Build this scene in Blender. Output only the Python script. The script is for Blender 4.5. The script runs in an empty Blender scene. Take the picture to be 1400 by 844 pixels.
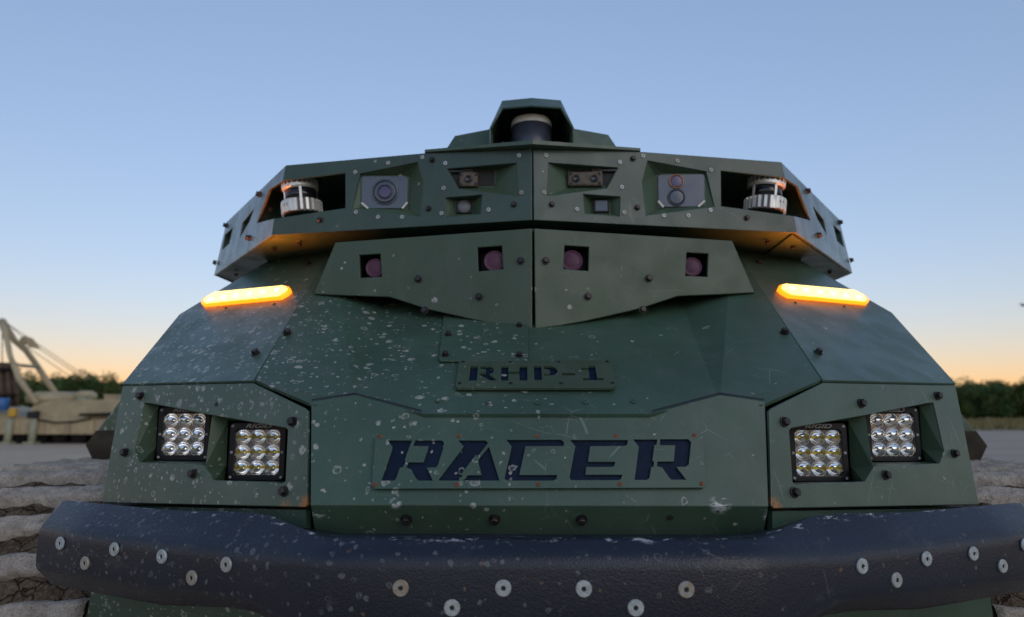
import bpy, bmesh, math, random
from mathutils import Vector, Matrix, noise
random.seed(7)
R = math.radians
sc = bpy.context.scene
col = sc.collection

# ------------------------------------------------------------------ camera
H = 1.30                       # eye height
F, CX, CY = 933.0, 700.0, 422.0
HORIZON, VPX = 558.0, 717.0    # row of the horizon / column where the vehicle axis vanishes
cam_d = bpy.data.cameras.new('camera'); cam = bpy.data.objects.new('camera', cam_d); col.objects.link(cam)
sc.camera = cam
cam_d.sensor_fit = 'HORIZONTAL'; cam_d.sensor_width = 36.0; cam_d.lens = 36.0*F/1400.0
cam_d.clip_start = 0.02; cam_d.clip_end = 6000
pitch = math.atan((HORIZON-CY)/F); yaw = math.atan((VPX-CX)/F)
cam.location = (-0.02, 0, H)
cam.rotation_euler = (math.pi/2+pitch, 0, yaw)
cam_d.dof.use_dof = True; cam_d.dof.focus_distance = 1.2; cam_d.dof.aperture_fstop = 3.4
CAM_R = cam.rotation_euler.to_matrix(); CAM_L = Vector(cam.location)

# ------------------------------------------------------------------ sky, sun, exposure
SUN_EL, SUN_AZ = 2.0, 172.0     # dusk: sun at the horizon behind the camera (azimuth from +Y)
w = bpy.data.worlds.new('World'); sc.world = w; w.use_nodes = True
wn, wl = w.node_tree.nodes, w.node_tree.links
for n in list(wn): wn.remove(n)
sky = wn.new('ShaderNodeTexSky'); sky.sky_type = 'NISHITA'; sky.sun_disc = False
sky.sun_elevation = R(SUN_EL); sky.sun_rotation = R(SUN_AZ)
sky.altitude = 100; sky.air_density = 1.0; sky.dust_density = 0.0; sky.ozone_density = 3.5
gam = wn.new('ShaderNodeGamma'); gam.inputs[1].default_value = 0.65      # evens out the twilight range
wb = wn.new('ShaderNodeMix'); wb.data_type = 'RGBA'; wb.blend_type = 'MULTIPLY'; wb.inputs[0].default_value = 1
wb.inputs[7].default_value = (1.35, .96, .905, 1)                        # camera white balance
bg = wn.new('ShaderNodeBackground'); bg.inputs[1].default_value = 0.15
wo = wn.new('ShaderNodeOutputWorld')
wl.new(sky.outputs[0], gam.inputs[0]); wl.new(gam.outputs[0], wb.inputs[6]); wl.new(wb.outputs[2], bg.inputs[0]); wl.new(bg.outputs[0], wo.inputs[0])
sl = bpy.data.lights.new('sun', 'SUN'); sun = bpy.data.objects.new('sun', sl); col.objects.link(sun)
sl.energy = 0.16; sl.angle = R(45); sl.color = (1.0, 0.86, 0.72)          # soft afterglow
se = R(28)
sdir = Vector((math.sin(R(SUN_AZ-30))*math.cos(se), math.cos(R(SUN_AZ-30))*math.cos(se), math.sin(se)))
sun.rotation_euler = sdir.to_track_quat('Z', 'Y').to_euler()
sun.location = (3, -6, 8)
vs = sc.view_settings
vs.view_transform = 'Standard'; vs.look = 'None'; vs.gamma = 1; vs.exposure = 2.2; vs.use_curve_mapping = False
sc.cycles.use_denoising = True
sc.cycles.max_bounces = 8
sc.cycles.sample_clamp_indirect = 6

# ------------------------------------------------------------------ node helpers
class G:
    def __init__(s, name):
        s.m = bpy.data.materials.new(name); s.m.use_nodes = True
        s.t = s.m.node_tree; s.n = s.t.nodes; s.l = s.t.links
        s.b = s.n['Principled BSDF']
    def new(s, k, **kw):
        o = s.n.new(k)
        for a, v in kw.items(): setattr(o, a, v)
        return o
    def link(s, a, b): s.l.new(a, b)
    def _in(s, sock, v):
        if hasattr(v, 'is_output'): s.l.new(v, sock)
        else: sock.default_value = v
    def pos(s):
        if not hasattr(s, '_p'): s._p = s.new('ShaderNodeNewGeometry').outputs['Position']
        return s._p
    def math(s, op, a, b=0.0, c=None, clamp=False):
        o = s.new('ShaderNodeMath', operation=op, use_clamp=clamp)
        s._in(o.inputs[0], a); s._in(o.inputs[1], b)
        if c is not None: s._in(o.inputs[2], c)
        return o.outputs[0]
    def vmath(s, op, a, b=(0, 0, 0), sc_=None):
        o = s.new('ShaderNodeVectorMath', operation=op)
        s._in(o.inputs[0], a); s._in(o.inputs[1], b)
        if sc_ is not None: s._in(o.inputs['Scale'], sc_)
        return o.outputs['Value'] if op in ('DISTANCE', 'LENGTH', 'DOT_PRODUCT') else o.outputs[0]
    def noise(s, vec, scale, detail=2.0, rough=0.5, dist=0.0):
        o = s.new('ShaderNodeTexNoise'); s._in(o.inputs['Vector'], vec)
        o.inputs['Scale'].default_value = scale; o.inputs['Detail'].default_value = detail
        o.inputs['Roughness'].default_value = rough; o.inputs['Distortion'].default_value = dist
        return o
    def ramp(s, v, a, b, lo=0.0, hi=1.0, smooth=True):
        o = s.new('ShaderNodeMapRange', interpolation_type='SMOOTHSTEP' if smooth else 'LINEAR')
        s._in(o.inputs[0], v); s._in(o.inputs[1], a); s._in(o.inputs[2], b)
        s._in(o.inputs[3], lo); s._in(o.inputs[4], hi)
        return o.outputs[0]
    def mix(s, f, a, b):
        o = s.new('ShaderNodeMix', data_type='RGBA')
        s._in(o.inputs['Factor'], f)
        s._in(o.inputs[6], a if hasattr(a, 'is_output') else (*a, 1)); s._in(o.inputs[7], b if hasattr(b, 'is_output') else (*b, 1))
        return o.outputs[2]
    def xyz(s):
        if not hasattr(s, '_x'):
            o = s.new('ShaderNodeSeparateXYZ'); s.link(s.pos(), o.inputs[0]); s._x = o.outputs
        return s._x
    def bump(s, h, strength, dist=0.01, prev=None):
        o = s.new('ShaderNodeBump'); o.inputs['Strength'].default_value = strength
        o.inputs['Distance'].default_value = dist; s.link(h, o.inputs['Height'])
        if prev: s.link(prev, o.inputs['Normal'])
        return o.outputs[0]
    def set(s, **kw):
        for k, v in kw.items():
            k = {'color': 'Base Color', 'rough': 'Roughness', 'metal': 'Metallic', 'normal': 'Normal', 'spec': 'Specular IOR Level',
                 'emit': 'Emission Color', 'emits': 'Emission Strength', 'trans': 'Transmission Weight', 'coat': 'Coat Weight', 'alpha': 'Alpha'}[k]
            if isinstance(v, tuple) and len(v) == 3: v = (*v, 1)
            s._in(s.b.inputs[k], v)
        return s.m

def splat_mask(g, density, scale, seed, r0, r1):
    """dried mud drops: rings with a faint fill, cell-random size and presence"""
    d0 = g.noise(g.pos(), 95, 1.0)
    off = g.vmath('SUBTRACT', d0.outputs['Color'], (0.5, 0.5, 0.5))
    v = g.vmath('ADD', g.vmath('ADD', g.pos(), (seed, seed*.7, -seed)), g.vmath('SCALE', off, sc_=0.0075))
    vo = g.new('ShaderNodeTexVoronoi', feature='F1'); vo.inputs['Scale'].default_value = scale
    g.link(v, vo.inputs['Vector'])
    cs = g.new('ShaderNodeSeparateColor'); g.link(vo.outputs['Color'], cs.inputs[0])
    r = g.ramp(cs.outputs[1], 0, 1, r0, r1, False)
    q = g.math('DIVIDE', vo.outputs['Distance'], r)
    ring = g.math('MULTIPLY', g.ramp(q, .52, .82), g.ramp(q, 1.0, .86))
    fill = g.ramp(q, 1.0, .75, 0, .95)
    m = g.math('MAXIMUM', g.math('MULTIPLY', ring, .8), g.math('MULTIPLY', fill, g.ramp(cs.outputs[2], .15, .7)))
    on = g.math('LESS_THAN', cs.outputs[0], density)
    brk = g.ramp(g.noise(g.pos(), 160, 1).outputs[0], .36, .55, .35, 1)
    return g.math('MULTIPLY', g.math('MULTIPLY', m, on), brk)

def scratch_mask(g, scale, seed, width, cover):
    p = g.vmath('ADD', g.pos(), (seed, -seed*1.3, seed*.6))
    bend = g.vmath('SCALE', g.vmath('SUBTRACT', g.noise(p, 5, 1).outputs['Color'], (.5, .5, .5)), sc_=.05)
    vo = g.new('ShaderNodeTexVoronoi', feature='DISTANCE_TO_EDGE'); vo.inputs['Scale'].default_value = scale
    g.link(g.vmath('ADD', p, bend), vo.inputs['Vector'])
    line = g.ramp(vo.outputs['Distance'], width*scale, width*scale*.3)
    msk = g.ramp(g.noise(p, scale*1.3, 2).outputs[0], cover, cover+.05)
    fade = g.ramp(g.noise(p, scale*6, 1).outputs[0], .3, .6)
    return g.math('MULTIPLY', g.math('MULTIPLY', line, msk), fade)

def paint(name, c, rough=.37, splat=1.0, scratch=1.0, extra=None, dust=1.0, spec=.5):
    g = G(name)
    x, y, z = g.xyz()
    big = g.noise(g.pos(), 4.5, 4, .6).outputs[0]
    base = g.mix(g.ramp(big, .3, .7), tuple(k*.86 for k in c), tuple(k*1.14 for k in c))
    fine = g.noise(g.pos(), 520, 2).outputs[0]
    base = g.mix(g.ramp(fine, .35, .7, 0, .22), base, tuple(k*1.8 for k in c))
    # pale dusty film, streaked
    film = g.noise(g.vmath('MULTIPLY', g.pos(), (9, 9, 2.2)), 1.6, 5, .65).outputs[0]
    base = g.mix(g.ramp(film, .46, .8, 0, .15*dust), base, (.17, .185, .165))
    dens_x = g.ramp(x, -.55, .16, 1.0, .022, False)
    dens_z = g.ramp(z, H+.22, H+.32, 1.0, .10)
    dens = g.math('MULTIPLY', dens_x, dens_z)
    if splat > 0:
        m1 = splat_mask(g, g.math('MULTIPLY', dens, .62*splat), 50, 3.1, .14, .44)
        m2 = splat_mask(g, g.math('MULTIPLY', dens, .45*splat), 105, 8.7, .16, .42)
        m = g.math('MAXIMUM', m1, m2)
        base = g.mix(g.math('MULTIPLY', m, .85), base, (.37, .375, .345))
    if scratch > 0:
        sx = g.ramp(x, -.4, .35, .28, 1.0)
        s1 = g.math('MAXIMUM', scratch_mask(g, 4.0, 1.7, .0009, .57), scratch_mask(g, 9.0, 5.9, .0007, .57))
        s2 = g.math('MAXIMUM', s1, scratch_mask(g, 21.0, 11.3, .0005, .56))
        base = g.mix(g.math('MULTIPLY', g.math('MULTIPLY', s2, sx), .36*scratch), base, (.33, .36, .34))
    if extra: base = extra(g, base)
    rr = g.ramp(g.noise(g.pos(), 14, 3).outputs[0], .3, .7, rough-.06, rough+.08)
    nb = g.bump(fine, .10, .002)
    g.set(color=base, rough=rr, normal=nb, spec=spec)
    return g.m

def flat(name, c, rough=.5, metal=0.0, var=.15, scale=30, bump=0.0, bscale=200, spec=.5):
    g = G(name)
    n = g.noise(g.pos(), scale, 4, .6).outputs[0]
    colr = g.mix(g.ramp(n, .3, .7), tuple(k*(1-var) for k in c), tuple(min(1, k*(1+var)) for k in c))
    g.set(color=colr, rough=g.ramp(n, .3, .7, max(.03, rough-.07), min(1, rough+.07)), metal=metal, spec=spec)
    if bump: g.set(normal=g.bump(g.noise(g.pos(), bscale, 3).outputs[0], bump, .003))
    return g.m

def emit(name, c, s):
    g = G(name); g.set(color=c, emit=c, emits=s, rough=.3); return g.m

# ------------------------------------------------------------------ geometry helpers
def ray(px, py): return CAM_R @ Vector(((px-CX)/F, (CY-py)/F, -1.0))
def P(px, py, Y):                      # point seen at a pixel, at depth Y along the vehicle axis
    d = ray(px, py); return CAM_L + d*((Y-CAM_L.y)/d.y)
def PZ(px, py, z):                     # point seen at a pixel, at height H+z
    d = ray(px, py); return CAM_L + d*((H+z-CAM_L.z)/d.z)
def mir(v): return Vector((-v.x, v.y, v.z))
class Plane:
    def __init__(s, a, b, c):
        s.o = a.copy(); s.n = (b-a).cross(c-a).normalized()
        if s.n.dot(CAM_L-a) < 0: s.n = -s.n
    def hit(s, px, py):
        d = ray(px, py); return CAM_L + d*((s.o-CAM_L).dot(s.n)/d.dot(s.n))
    def frame(s):
        u = Vector((1, 0, 0)); u = (u - s.n*u.dot(s.n)).normalized(); v = s.n.cross(u); return u, v
    def mirror(s):
        q = Plane.__new__(Plane); q.o = mir(s.o); q.n = mir(s.n); return q

WORLD = {}
def attach(o, parent, mw=None):
    mw = mw or Matrix.Identity(4)
    WORLD[o.name] = mw
    if parent is not None:
        o.parent = parent; o.matrix_parent_inverse = WORLD[parent.name].inverted()
    o.matrix_basis = mw
    return o
def link(name, me, mats, parent=None, mw=None):
    o = bpy.data.objects.new(name, me); col.objects.link(o)
    if mats is not None and not me.materials:
        for m in (mats if isinstance(mats, (list, tuple)) else [mats]): me.materials.append(m)
    return attach(o, parent, mw)
def mk(name, verts, faces, mat, parent=None, smooth=False, mw=None, solid=0, matidx=None, bevel=0):
    me = bpy.data.meshes.new(name); bm = bmesh.new()
    vs_ = [bm.verts.new(v) for v in verts]
    for i, f in enumerate(faces):
        try:
            fc = bm.faces.new([vs_[k] for k in f])
            if matidx: fc.material_index = matidx[i]
        except ValueError: pass
    bmesh.ops.recalc_face_normals(bm, faces=bm.faces[:])
    if solid: bmesh.ops.solidify(bm, geom=bm.faces[:], thickness=solid)
    if bevel: bmesh.ops.bevel(bm, geom=[e for e in bm.edges], offset=bevel, segments=2, affect='EDGES', profile=.5)
    for f in bm.faces: f.smooth = smooth
    bm.to_mesh(me); bm.free()
    return link(name, me, mat, parent, mw)
def box_vf(c, s, rot=None):
    vs_ = [Vector((sx*s[0]/2, sy*s[1]/2, sz*s[2]/2)) for sx in (-1, 1) for sy in (-1, 1) for sz in (-1, 1)]
    if rot: vs_ = [rot @ v for v in vs_]
    return [v+Vector(c) for v in vs_], [(0, 1, 3, 2), (4, 6, 7, 5), (0, 4, 5, 1), (2, 3, 7, 6), (0, 2, 6, 4), (1, 5, 7, 3)]
def box(name, c, s, mat, parent=None, rot=None, bevel=0, mw=None):
    v, f = box_vf(c, s, rot); return mk(name, v, f, mat, parent, bevel=bevel, mw=mw)
def lathe_vf(prof, seg=24, cap=True):
    v, f = [], []
    for r, z in prof:
        for k in range(seg):
            a = 2*math.pi*k/seg; v.append(Vector((r*math.cos(a), r*math.sin(a), z)))
    for i in range(len(prof)-1):
        for k in range(seg):
            k2 = (k+1) % seg; f.append((i*seg+k, i*seg+k2, (i+1)*seg+k2, (i+1)*seg+k))
    if cap: f.append(tuple(range(seg))[::-1]); f.append(tuple((len(prof)-1)*seg+k for k in range(seg)))
    return v, f
def orient(p, n, up=Vector((0, 0, 1)), spin=0):  # matrix whose z axis is n
    n = n.normalized(); x = up.cross(n)
    if x.length < 1e-4: x = Vector((1, 0, 0))
    x.normalize(); y = n.cross(x)
    m = Matrix((x, y, n)).transposed().to_4x4()
    return Matrix.Translation(p) @ m @ Matrix.Rotation(spin, 4, 'Z')
def plate(name, pl, outer, holes, t, mat, parent, bevel=.0012, lift=0.0, mirror=False, sub=None):
    """sheet of thickness t on plane pl, its outer face 'lift' in front of it; outlines are 3D points on the plane"""
    n = pl.n; u, v = pl.frame(); o = pl.o
    cu = bpy.data.curves.new('tmp', 'CURVE'); cu.dimensions = '2D'; cu.fill_mode = 'BOTH'
    cu.extrude = t/2-bevel; cu.bevel_depth = bevel; cu.offset = -bevel; cu.bevel_resolution = 1
    for loop in [outer]+list(holes):
        sp = cu.splines.new('POLY'); sp.points.add(len(loop)-1); sp.use_cyclic_u = True
        for k, q in enumerate(loop): d = q-o; sp.points[k].co = (d.dot(u), d.dot(v), 0, 1)
    ob = bpy.data.objects.new('tmp', cu)
    me = bpy.data.meshes.new_from_object(ob)
    bpy.data.objects.remove(ob); bpy.data.curves.remove(cu)
    M4 = Matrix((u, v, n)).transposed().to_4x4(); M4.translation = o + n*(lift-t/2)
    me.transform(M4)
    if mirror:
        for q in me.vertices: q.co.x = -q.co.x
        me.flip_normals()
    me.name = name; me.materials.clear()
    for p_ in me.polygons: p_.material_index = 0; p_.use_smooth = False
    return link(name, me, mat, parent)
def cut_plate(name, pl, outer, holes, t, mat, parent, lift=0.0):
    from mathutils.geometry import delaunay_2d_cdt
    u, v = pl.frame(); n = pl.n; o = pl.o
    loops = [outer]+list(holes); P2, E, FC, k = [], [], [], 0
    for lp_ in loops:
        P2 += [Vector(((q-o).dot(u), (q-o).dot(v))) for q in lp_]
        idx = list(range(k, k+len(lp_))); E += [(idx[i], idx[(i+1) % len(idx)]) for i in range(len(idx))]; FC.append(idx); k += len(lp_)
    vv, _, ff, _, _, fo_ = delaunay_2d_cdt(P2, E, FC, 0, 1e-6)
    def inside(p, lp_):
        c = False
        for a, b in zip(lp_, lp_[1:]+lp_[:1]):
            if (a.y > p.y) != (b.y > p.y) and p.x < (b.x-a.x)*(p.y-a.y)/(b.y-a.y)+a.x: c = not c
        return c
    L2 = [[P2[i] for i in q] for q in FC]
    tri = []
    for f in ff:
        c = (vv[f[0]]+vv[f[1]]+vv[f[2]])/3
        if inside(c, L2[0]) and not any(inside(c, q) for q in L2[1:]): tri.append(f)
    nv = len(vv); top = [o+u*q.x+v*q.y+n*lift for q in vv]; bot = [q-n*t for q in top]
    faces = [tuple(f) for f in tri]+[tuple(nv+i for i in reversed(f)) for f in tri]
    cnt = {}
    for f in tri:
        for a, b in zip(f, list(f[1:])+[f[0]]): cnt[(a, b)] = 1
    faces += [(a, nv+a, nv+b, b) for (a, b) in cnt if (b, a) not in cnt]
    return mk(name, top+bot, faces, mat, parent)
def loft(name, A, B, mat, parent, cap=None, mirror=False):
    n = len(A); v = list(A)+list(B)
    f = [(k, (k+1) % n, n+(k+1) % n, n+k) for k in range(n)]
    if cap: f.append(tuple(range(n, 2*n)))
    if mirror: v = [mir(q) for q in v]
    return mk(name, v, f, mat, parent)
def prop(o, label, cat, group=None, kind=None):
    if label: o['label'] = label
    if cat: o['category'] = cat
    if group: o['group'] = group
    if kind: o['kind'] = kind
    return o
def thing(name, loc, label, cat, group=None):
    e = bpy.data.objects.new(name, None); col.objects.link(e); e.empty_display_size = .2
    attach(e, None, Matrix.Translation(loc)); return prop(e, label, cat, group)

# ------------------------------------------------------------------ materials
GREEN = (.040, .077, .053)
def nose_chips(g, base):
    for (px, py, Y, r) in ((432, 703, 1.062, .019), (1047, 710, 1.065, .017), (985, 691, 1.06, .020), (540, 688, 1.06, .012)):
        c = P(px, py, Y); d = g.vmath('DISTANCE', g.pos(), tuple(c))
        n = g.noise(g.vmath('MULTIPLY', g.pos(), (40, 40, 110)), 1.0, 4, .7).outputs[0]
        k = g.math('MULTIPLY', g.ramp(d, r, r*.3), g.ramp(n, .50, .58))
        base = g.mix(g.math('MULTIPLY', k, .75), base, (.55, .57, .58))
    return base
def pod_rust(g, base):
    for (px, py, Y, r) in ((415, 691, 1.075, .022), (1062, 694, 1.075, .022), (384, 694, 1.09, .02), (1290, 640, 1.28, .012)):
        c = P(px, py, Y); d = g.vmath('DISTANCE', g.pos(), tuple(c))
        n = g.noise(g.pos(), 120, 3, .7).outputs[0]
        base = g.mix(g.math('MULTIPLY', g.ramp(d, r, r*.3), g.ramp(n, .40, .52)), base, (.33, .13, .035))
    return base
M = {}
M['green'] = paint('green_paint', GREEN)
M['nose'] = paint('green_paint_chipped', GREEN, extra=nose_chips)
M['pod'] = paint('green_paint_rusting', (.052, .088, .064), extra=pod_rust, scratch=1.2)
M['green_in'] = paint('green_paint_inside', (.044, .080, .048), .5, splat=.35, scratch=.3)
M['visor'] = paint('green_paint_olive', (.038, .063, .036), .46, splat=.3, scratch=.6)
def head_chip(g, base):
    d = g.vmath('DISTANCE', g.pos(), tuple(P(786, 280, 1.545)))
    n = g.noise(g.pos(), 70, 3, .7).outputs[0]
    return g.mix(g.math('MULTIPLY', g.ramp(g.math('ADD', d, g.math('MULTIPLY', n, .012)), .0125, .0095), .85), base, (.55, .57, .58))
M['head'] = paint('green_paint_head', (.033, .061, .047), .34, splat=.3, scratch=.5, extra=head_chip)
M['flank'] = paint('green_paint_flank', (.040, .066, .056), .24, splat=.3, scratch=.6, spec=.7)
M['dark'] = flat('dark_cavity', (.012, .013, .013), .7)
M['navy'] = paint('navy_backing_paint', (.0035, .011, .030), .6, splat=.8, scratch=.2, dust=.02, spec=.15)
M['black'] = flat('black_powder_coat', (.006, .007, .010), .45, bump=.1, bscale=600, spec=.3)
M['bolt'] = flat('black_oxide_steel', (.035, .032, .032), .42, .6, .4, 60)
M['rustbolt'] = flat('rusty_screw', (.17, .06, .02), .7, .2, .5, 90)
def zinc_mat():
    g = G('zinc_washer'); oi = g.new('ShaderNodeObjectInfo'); n = g.noise(g.pos(), 160, 4, .7).outputs[0]
    c = g.mix(g.ramp(n, .35, .65), (.28, .32, .33), (.44, .48, .49))
    c = g.mix(g.math('MULTIPLY', g.ramp(oi.outputs['Random'], .55, .95), g.ramp(n, .3, .6)), c, (.27, .21, .15))
    return g.set(color=c, rough=.5, metal=.3)
M['zinc'] = zinc_mat()
M['alu'] = flat('machined_aluminium', (.74, .73, .68), .38, .35, .1, 60)
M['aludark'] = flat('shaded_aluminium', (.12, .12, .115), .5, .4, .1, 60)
M['glassblk'] = flat('smoked_window', (.010, .011, .016), .12, 0, .1, 20, spec=.6)
M['lidarwin'] = flat('lidar_window', (.040, .048, .070), .36, 0, .1, 40, spec=.6)
M['pane'] = flat('sensor_pane', (.075, .090, .120), .22, 0, .06, 25, spec=.7)
M['lensgrey'] = flat('grey_lens', (.15, .16, .175), .4, 0, .1, 60)
M['pane2'] = flat('sensor_pane_ring', (.050, .063, .086), .22, 0, .06, 25, spec=.7)
M['lensring'] = flat('grey_lens_ring', (.040, .048, .066), .3, 0, .1, 60)
M['lensviolet'] = flat('violet_coated_lens', (.075, .055, .13), .2, .0, .12, 60, spec=.6)
M['purple'] = flat('purple_filter_lens', (.075, .024, .052), .5, .0, .25, 700, spec=.35)
M['copper'] = flat('copper_ring', (.38, .17, .09), .3, .6, .1, 60)
M['tanbox'] = flat('dusty_brown_housing', (.085, .070, .052), .6, 0, .3, 90)
M['white'] = flat('off_white_plastic', (.62, .60, .55), .5, 0, .08, 60)
M['chrome'] = flat('reflector_chrome', (.86, .87, .88), .09, 1.0, .03, 40)
M['plate'] = flat('reflector_web', (.15, .155, .17), .2, .9, .05, 40)
M['led'] = flat('yellow_led_chip', (.90, .68, .02), .4, 0, .1, 90)
M['decal'] = flat('grey_decal', (.34, .34, .35), .5, 0, .05, 60)

def bumper_mat():
    g = G('bedliner_coating'); x, y, z = g.xyz()
    n1 = g.noise(g.pos(), 330, 2, .55).outputs[0]
    vo = g.new('ShaderNodeTexVoronoi', feature='SMOOTH_F1'); vo.inputs['Scale'].default_value = 420; g.link(g.pos(), vo.inputs['Vector'])
    base = g.mix(g.ramp(g.noise(g.pos(), 6, 4).outputs[0], .3, .7), (.0030, .0058, .0150), (.0052, .0094, .0220))
    dens = g.math('MULTIPLY', g.ramp(x, -.85, .35, .5, .05), 1.0)
    m = g.math('MAXIMUM', splat_mask(g, dens, 62, 2.2, .10, .36), splat_mask(g, g.math('MULTIPLY', dens, .7), 100, 6.6, .2, .45))
    base = g.mix(g.math('MULTIPLY', m, .42), base, (.20, .21, .22))
    sp = splat_mask(g, .09, 90, 9.1, .12, .32)
    base = g.mix(g.math('MULTIPLY', sp, .6), base, (.16, .10, .06))
    # rubbed upper back edge
    thr = g.ramp(g.math('ABSOLUTE', x), .30, .42, -.1835, -.1715, False)
    edge = g.ramp(g.math('SUBTRACT', g.math('SUBTRACT', z, H), thr), 0, .006)
    ch = g.ramp(g.noise(g.vmath('MULTIPLY', g.pos(), (30, 30, 160)), 1.0, 5, .75).outputs[0], .56, .62)
    base = g.mix(g.math('MULTIPLY', g.math('MULTIPLY', edge, ch), .8), base, (.42, .44, .46))
    sc_ = g.math('MAXIMUM', scratch_mask(g, 7.0, 3.3, .0009, .62), scratch_mask(g, 17.0, 7.7, .0007, .62))
    base = g.mix(g.math('MULTIPLY', sc_, .35), base, (.16, .165, .17))
    wear = g.ramp(g.noise(g.vmath('MULTIPLY', g.pos(), (7, 7, 22)), 1.0, 5, .7).outputs[0], .58, .70)
    base = g.mix(g.math('MULTIPLY', wear, .16), base, (.12, .125, .135))
    # dusty lower band
    dl = g.math('MULTIPLY', g.ramp(z, H-.275, H-.315), g.ramp(g.noise(g.pos(), 9, 4, .65).outputs[0], .45, .7))
    base = g.mix(g.math('MULTIPLY', dl, .25), base, (.11, .095, .08))
    nb = g.bump(n1, .30, .0022); nb = g.bump(vo.outputs['Distance'], .18, .0015, nb)
    return g.set(color=base, rough=g.ramp(n1, .3, .7, .34, .48), normal=nb, spec=.55)
M['bumper'] = bumper_mat()

def pad_mat():
    g = G('dusty_track_rubber')
    n = g.noise(g.pos(), 26, 6, .7).outputs[0]; f = g.noise(g.pos(), 230, 3, .6).outputs[0]
    b = g.mix(g.ramp(n, .32, .68), (.27, .24, .205), (.47, .43, .38))
    b = g.mix(g.ramp(f, .52, .66, 0, .55), b, (.11, .10, .09))
    return g.set(color=b, rough=.95, spec=.15, normal=g.bump(g.math('ADD', n, g.math('MULTIPLY', f, .5)), .8, .012))
def soil_mat():
    g = G('caked_soil')
    n = g.noise(g.pos(), 22, 6, .7).outputs[0]; f = g.noise(g.pos(), 160, 4, .7).outputs[0]
    off = g.vmath('SCALE', g.vmath('SUBTRACT', g.noise(g.pos(), 30, 3).outputs['Color'], (.5, .5, .5)), sc_=.03)
    vo = g.new('ShaderNodeTexVoronoi', feature='DISTANCE_TO_EDGE'); vo.inputs['Scale'].default_value = 22
    g.link(g.vmath('ADD', g.pos(), off), vo.inputs['Vector'])
    crack = g.ramp(vo.outputs['Distance'], .0, .05)
    b = g.mix(g.ramp(n, .3, .7), (.060, .043, .030), (.17, .13, .095))
    b = g.mix(g.ramp(f, .45, .7, 0, .5), b, (.32, .27, .21))
    b = g.mix(crack, (.03, .022, .016), b)
    h = g.math('ADD', g.math('MULTIPLY', crack, .6), f)
    return g.set(color=b, rough=.97, spec=.1, normal=g.bump(h, .9, .012))
M['pad'] = pad_mat(); M['soil'] = soil_mat()
M['rubber'] = flat('black_rubber', (.016, .014, .012), .85, 0, .3, 30, spec=.2)
M['sponson_shade'] = flat('dusty_shaded_brown', (.050, .042, .032), .9, 0, .3, 12, spec=.15)  # dusty brown, with the lower facet's shade put into the colour

# ------------------------------------------------------------------ ground
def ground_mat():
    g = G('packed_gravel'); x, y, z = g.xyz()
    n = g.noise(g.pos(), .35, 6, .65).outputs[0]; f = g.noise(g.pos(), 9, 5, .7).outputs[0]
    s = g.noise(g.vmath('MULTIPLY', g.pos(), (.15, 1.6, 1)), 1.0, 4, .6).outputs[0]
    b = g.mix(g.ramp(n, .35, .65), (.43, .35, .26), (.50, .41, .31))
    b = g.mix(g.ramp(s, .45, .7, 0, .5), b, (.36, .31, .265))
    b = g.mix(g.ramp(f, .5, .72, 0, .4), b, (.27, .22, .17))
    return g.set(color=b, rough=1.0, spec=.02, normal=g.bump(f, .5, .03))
def road_mat():
    g = G('worn_asphalt')
    s = g.noise(g.vmath('MULTIPLY', g.pos(), (.08, .9, 1)), 1.0, 5, .6).outputs[0]; f = g.noise(g.pos(), 14, 5, .7).outputs[0]
    b = g.mix(g.ramp(s, .35, .65), (.33, .28, .23), (.40, .34, .285))
    b = g.mix(g.ramp(f, .5, .7, 0, .4), b, (.22, .19, .17))
    return g.set(color=b, rough=1.0, spec=.03, normal=g.bump(f, .4, .02))
def grass_mat(name, a, b_):
    g = G(name); n = g.noise(g.pos(), .6, 5, .7).outputs[0]
    return g.set(color=g.mix(g.ramp(n, .3, .7), a, b_), rough=.9, spec=.15)
S = 3000
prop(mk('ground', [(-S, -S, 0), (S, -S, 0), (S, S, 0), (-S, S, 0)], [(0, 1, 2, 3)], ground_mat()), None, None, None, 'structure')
prop(mk('road', [(4, 16, .004), (120, 6, .004), (170, 38, .004), (5, 42, .004)], [(0, 1, 2, 3)], road_mat()), None, None, None, 'structure')
prop(mk('grass_verge', [(4, 41, .008), (170, 37, .008), (260, 120, .008), (-10, 120, .008)], [(0, 1, 2, 3)],
        grass_mat('dry_grass_sheet', (.12, .105, .05), (.20, .165, .085))), None, None, None, 'structure')
prop(mk('field', [(-300, 60, .012), (-12, 60, .012), (-12, 300, .012), (-300, 300, .012)], [(0, 1, 2, 3)],
        grass_mat('far_grass_sheet', (.10, .10, .045), (.17, .15, .075))), None, None, None, 'structure')
# tufts on the verge
tv, tf = [], []
rg = random.Random(5)
for i in range(9000):
    x = rg.uniform(15, 85); y = rg.uniform(41.5, 74)
    if x > y*.95 or x < y*.35: continue
    for k in range(2):
        a = rg.uniform(0, math.pi); hgt = rg.uniform(.12, .42); wd = rg.uniform(.05, .12)
        dx, dy = math.cos(a)*wd, math.sin(a)*wd; lx, ly = rg.uniform(-.15, .15), rg.uniform(-.15, .15); b0 = len(tv)
        tv += [(x-dx, y-dy, 0), (x+dx, y+dy, 0), (x+lx, y+ly, hgt)]; tf.append((b0, b0+1, b0+2))
me = bpy.data.meshes.new('dry_grass'); me.from_pydata(tv, [], tf)
prop(link('dry_grass', me, grass_mat('dry_grass_blades', (.16, .14, .06), (.27, .22, .11))),
     'yellowing dry grass on the verge before the tree line', 'grass', None, 'stuff')

# ================================================================== THE VEHICLE
veh = thing('armored_vehicle', (0, 3.0, 0),
            'dark green armoured tracked vehicle with black bumper, amber lights and sensor-studded top', 'vehicle')
SIDES = (False, True)
def sm(v, m): return mir(v) if m else v.copy()

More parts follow.
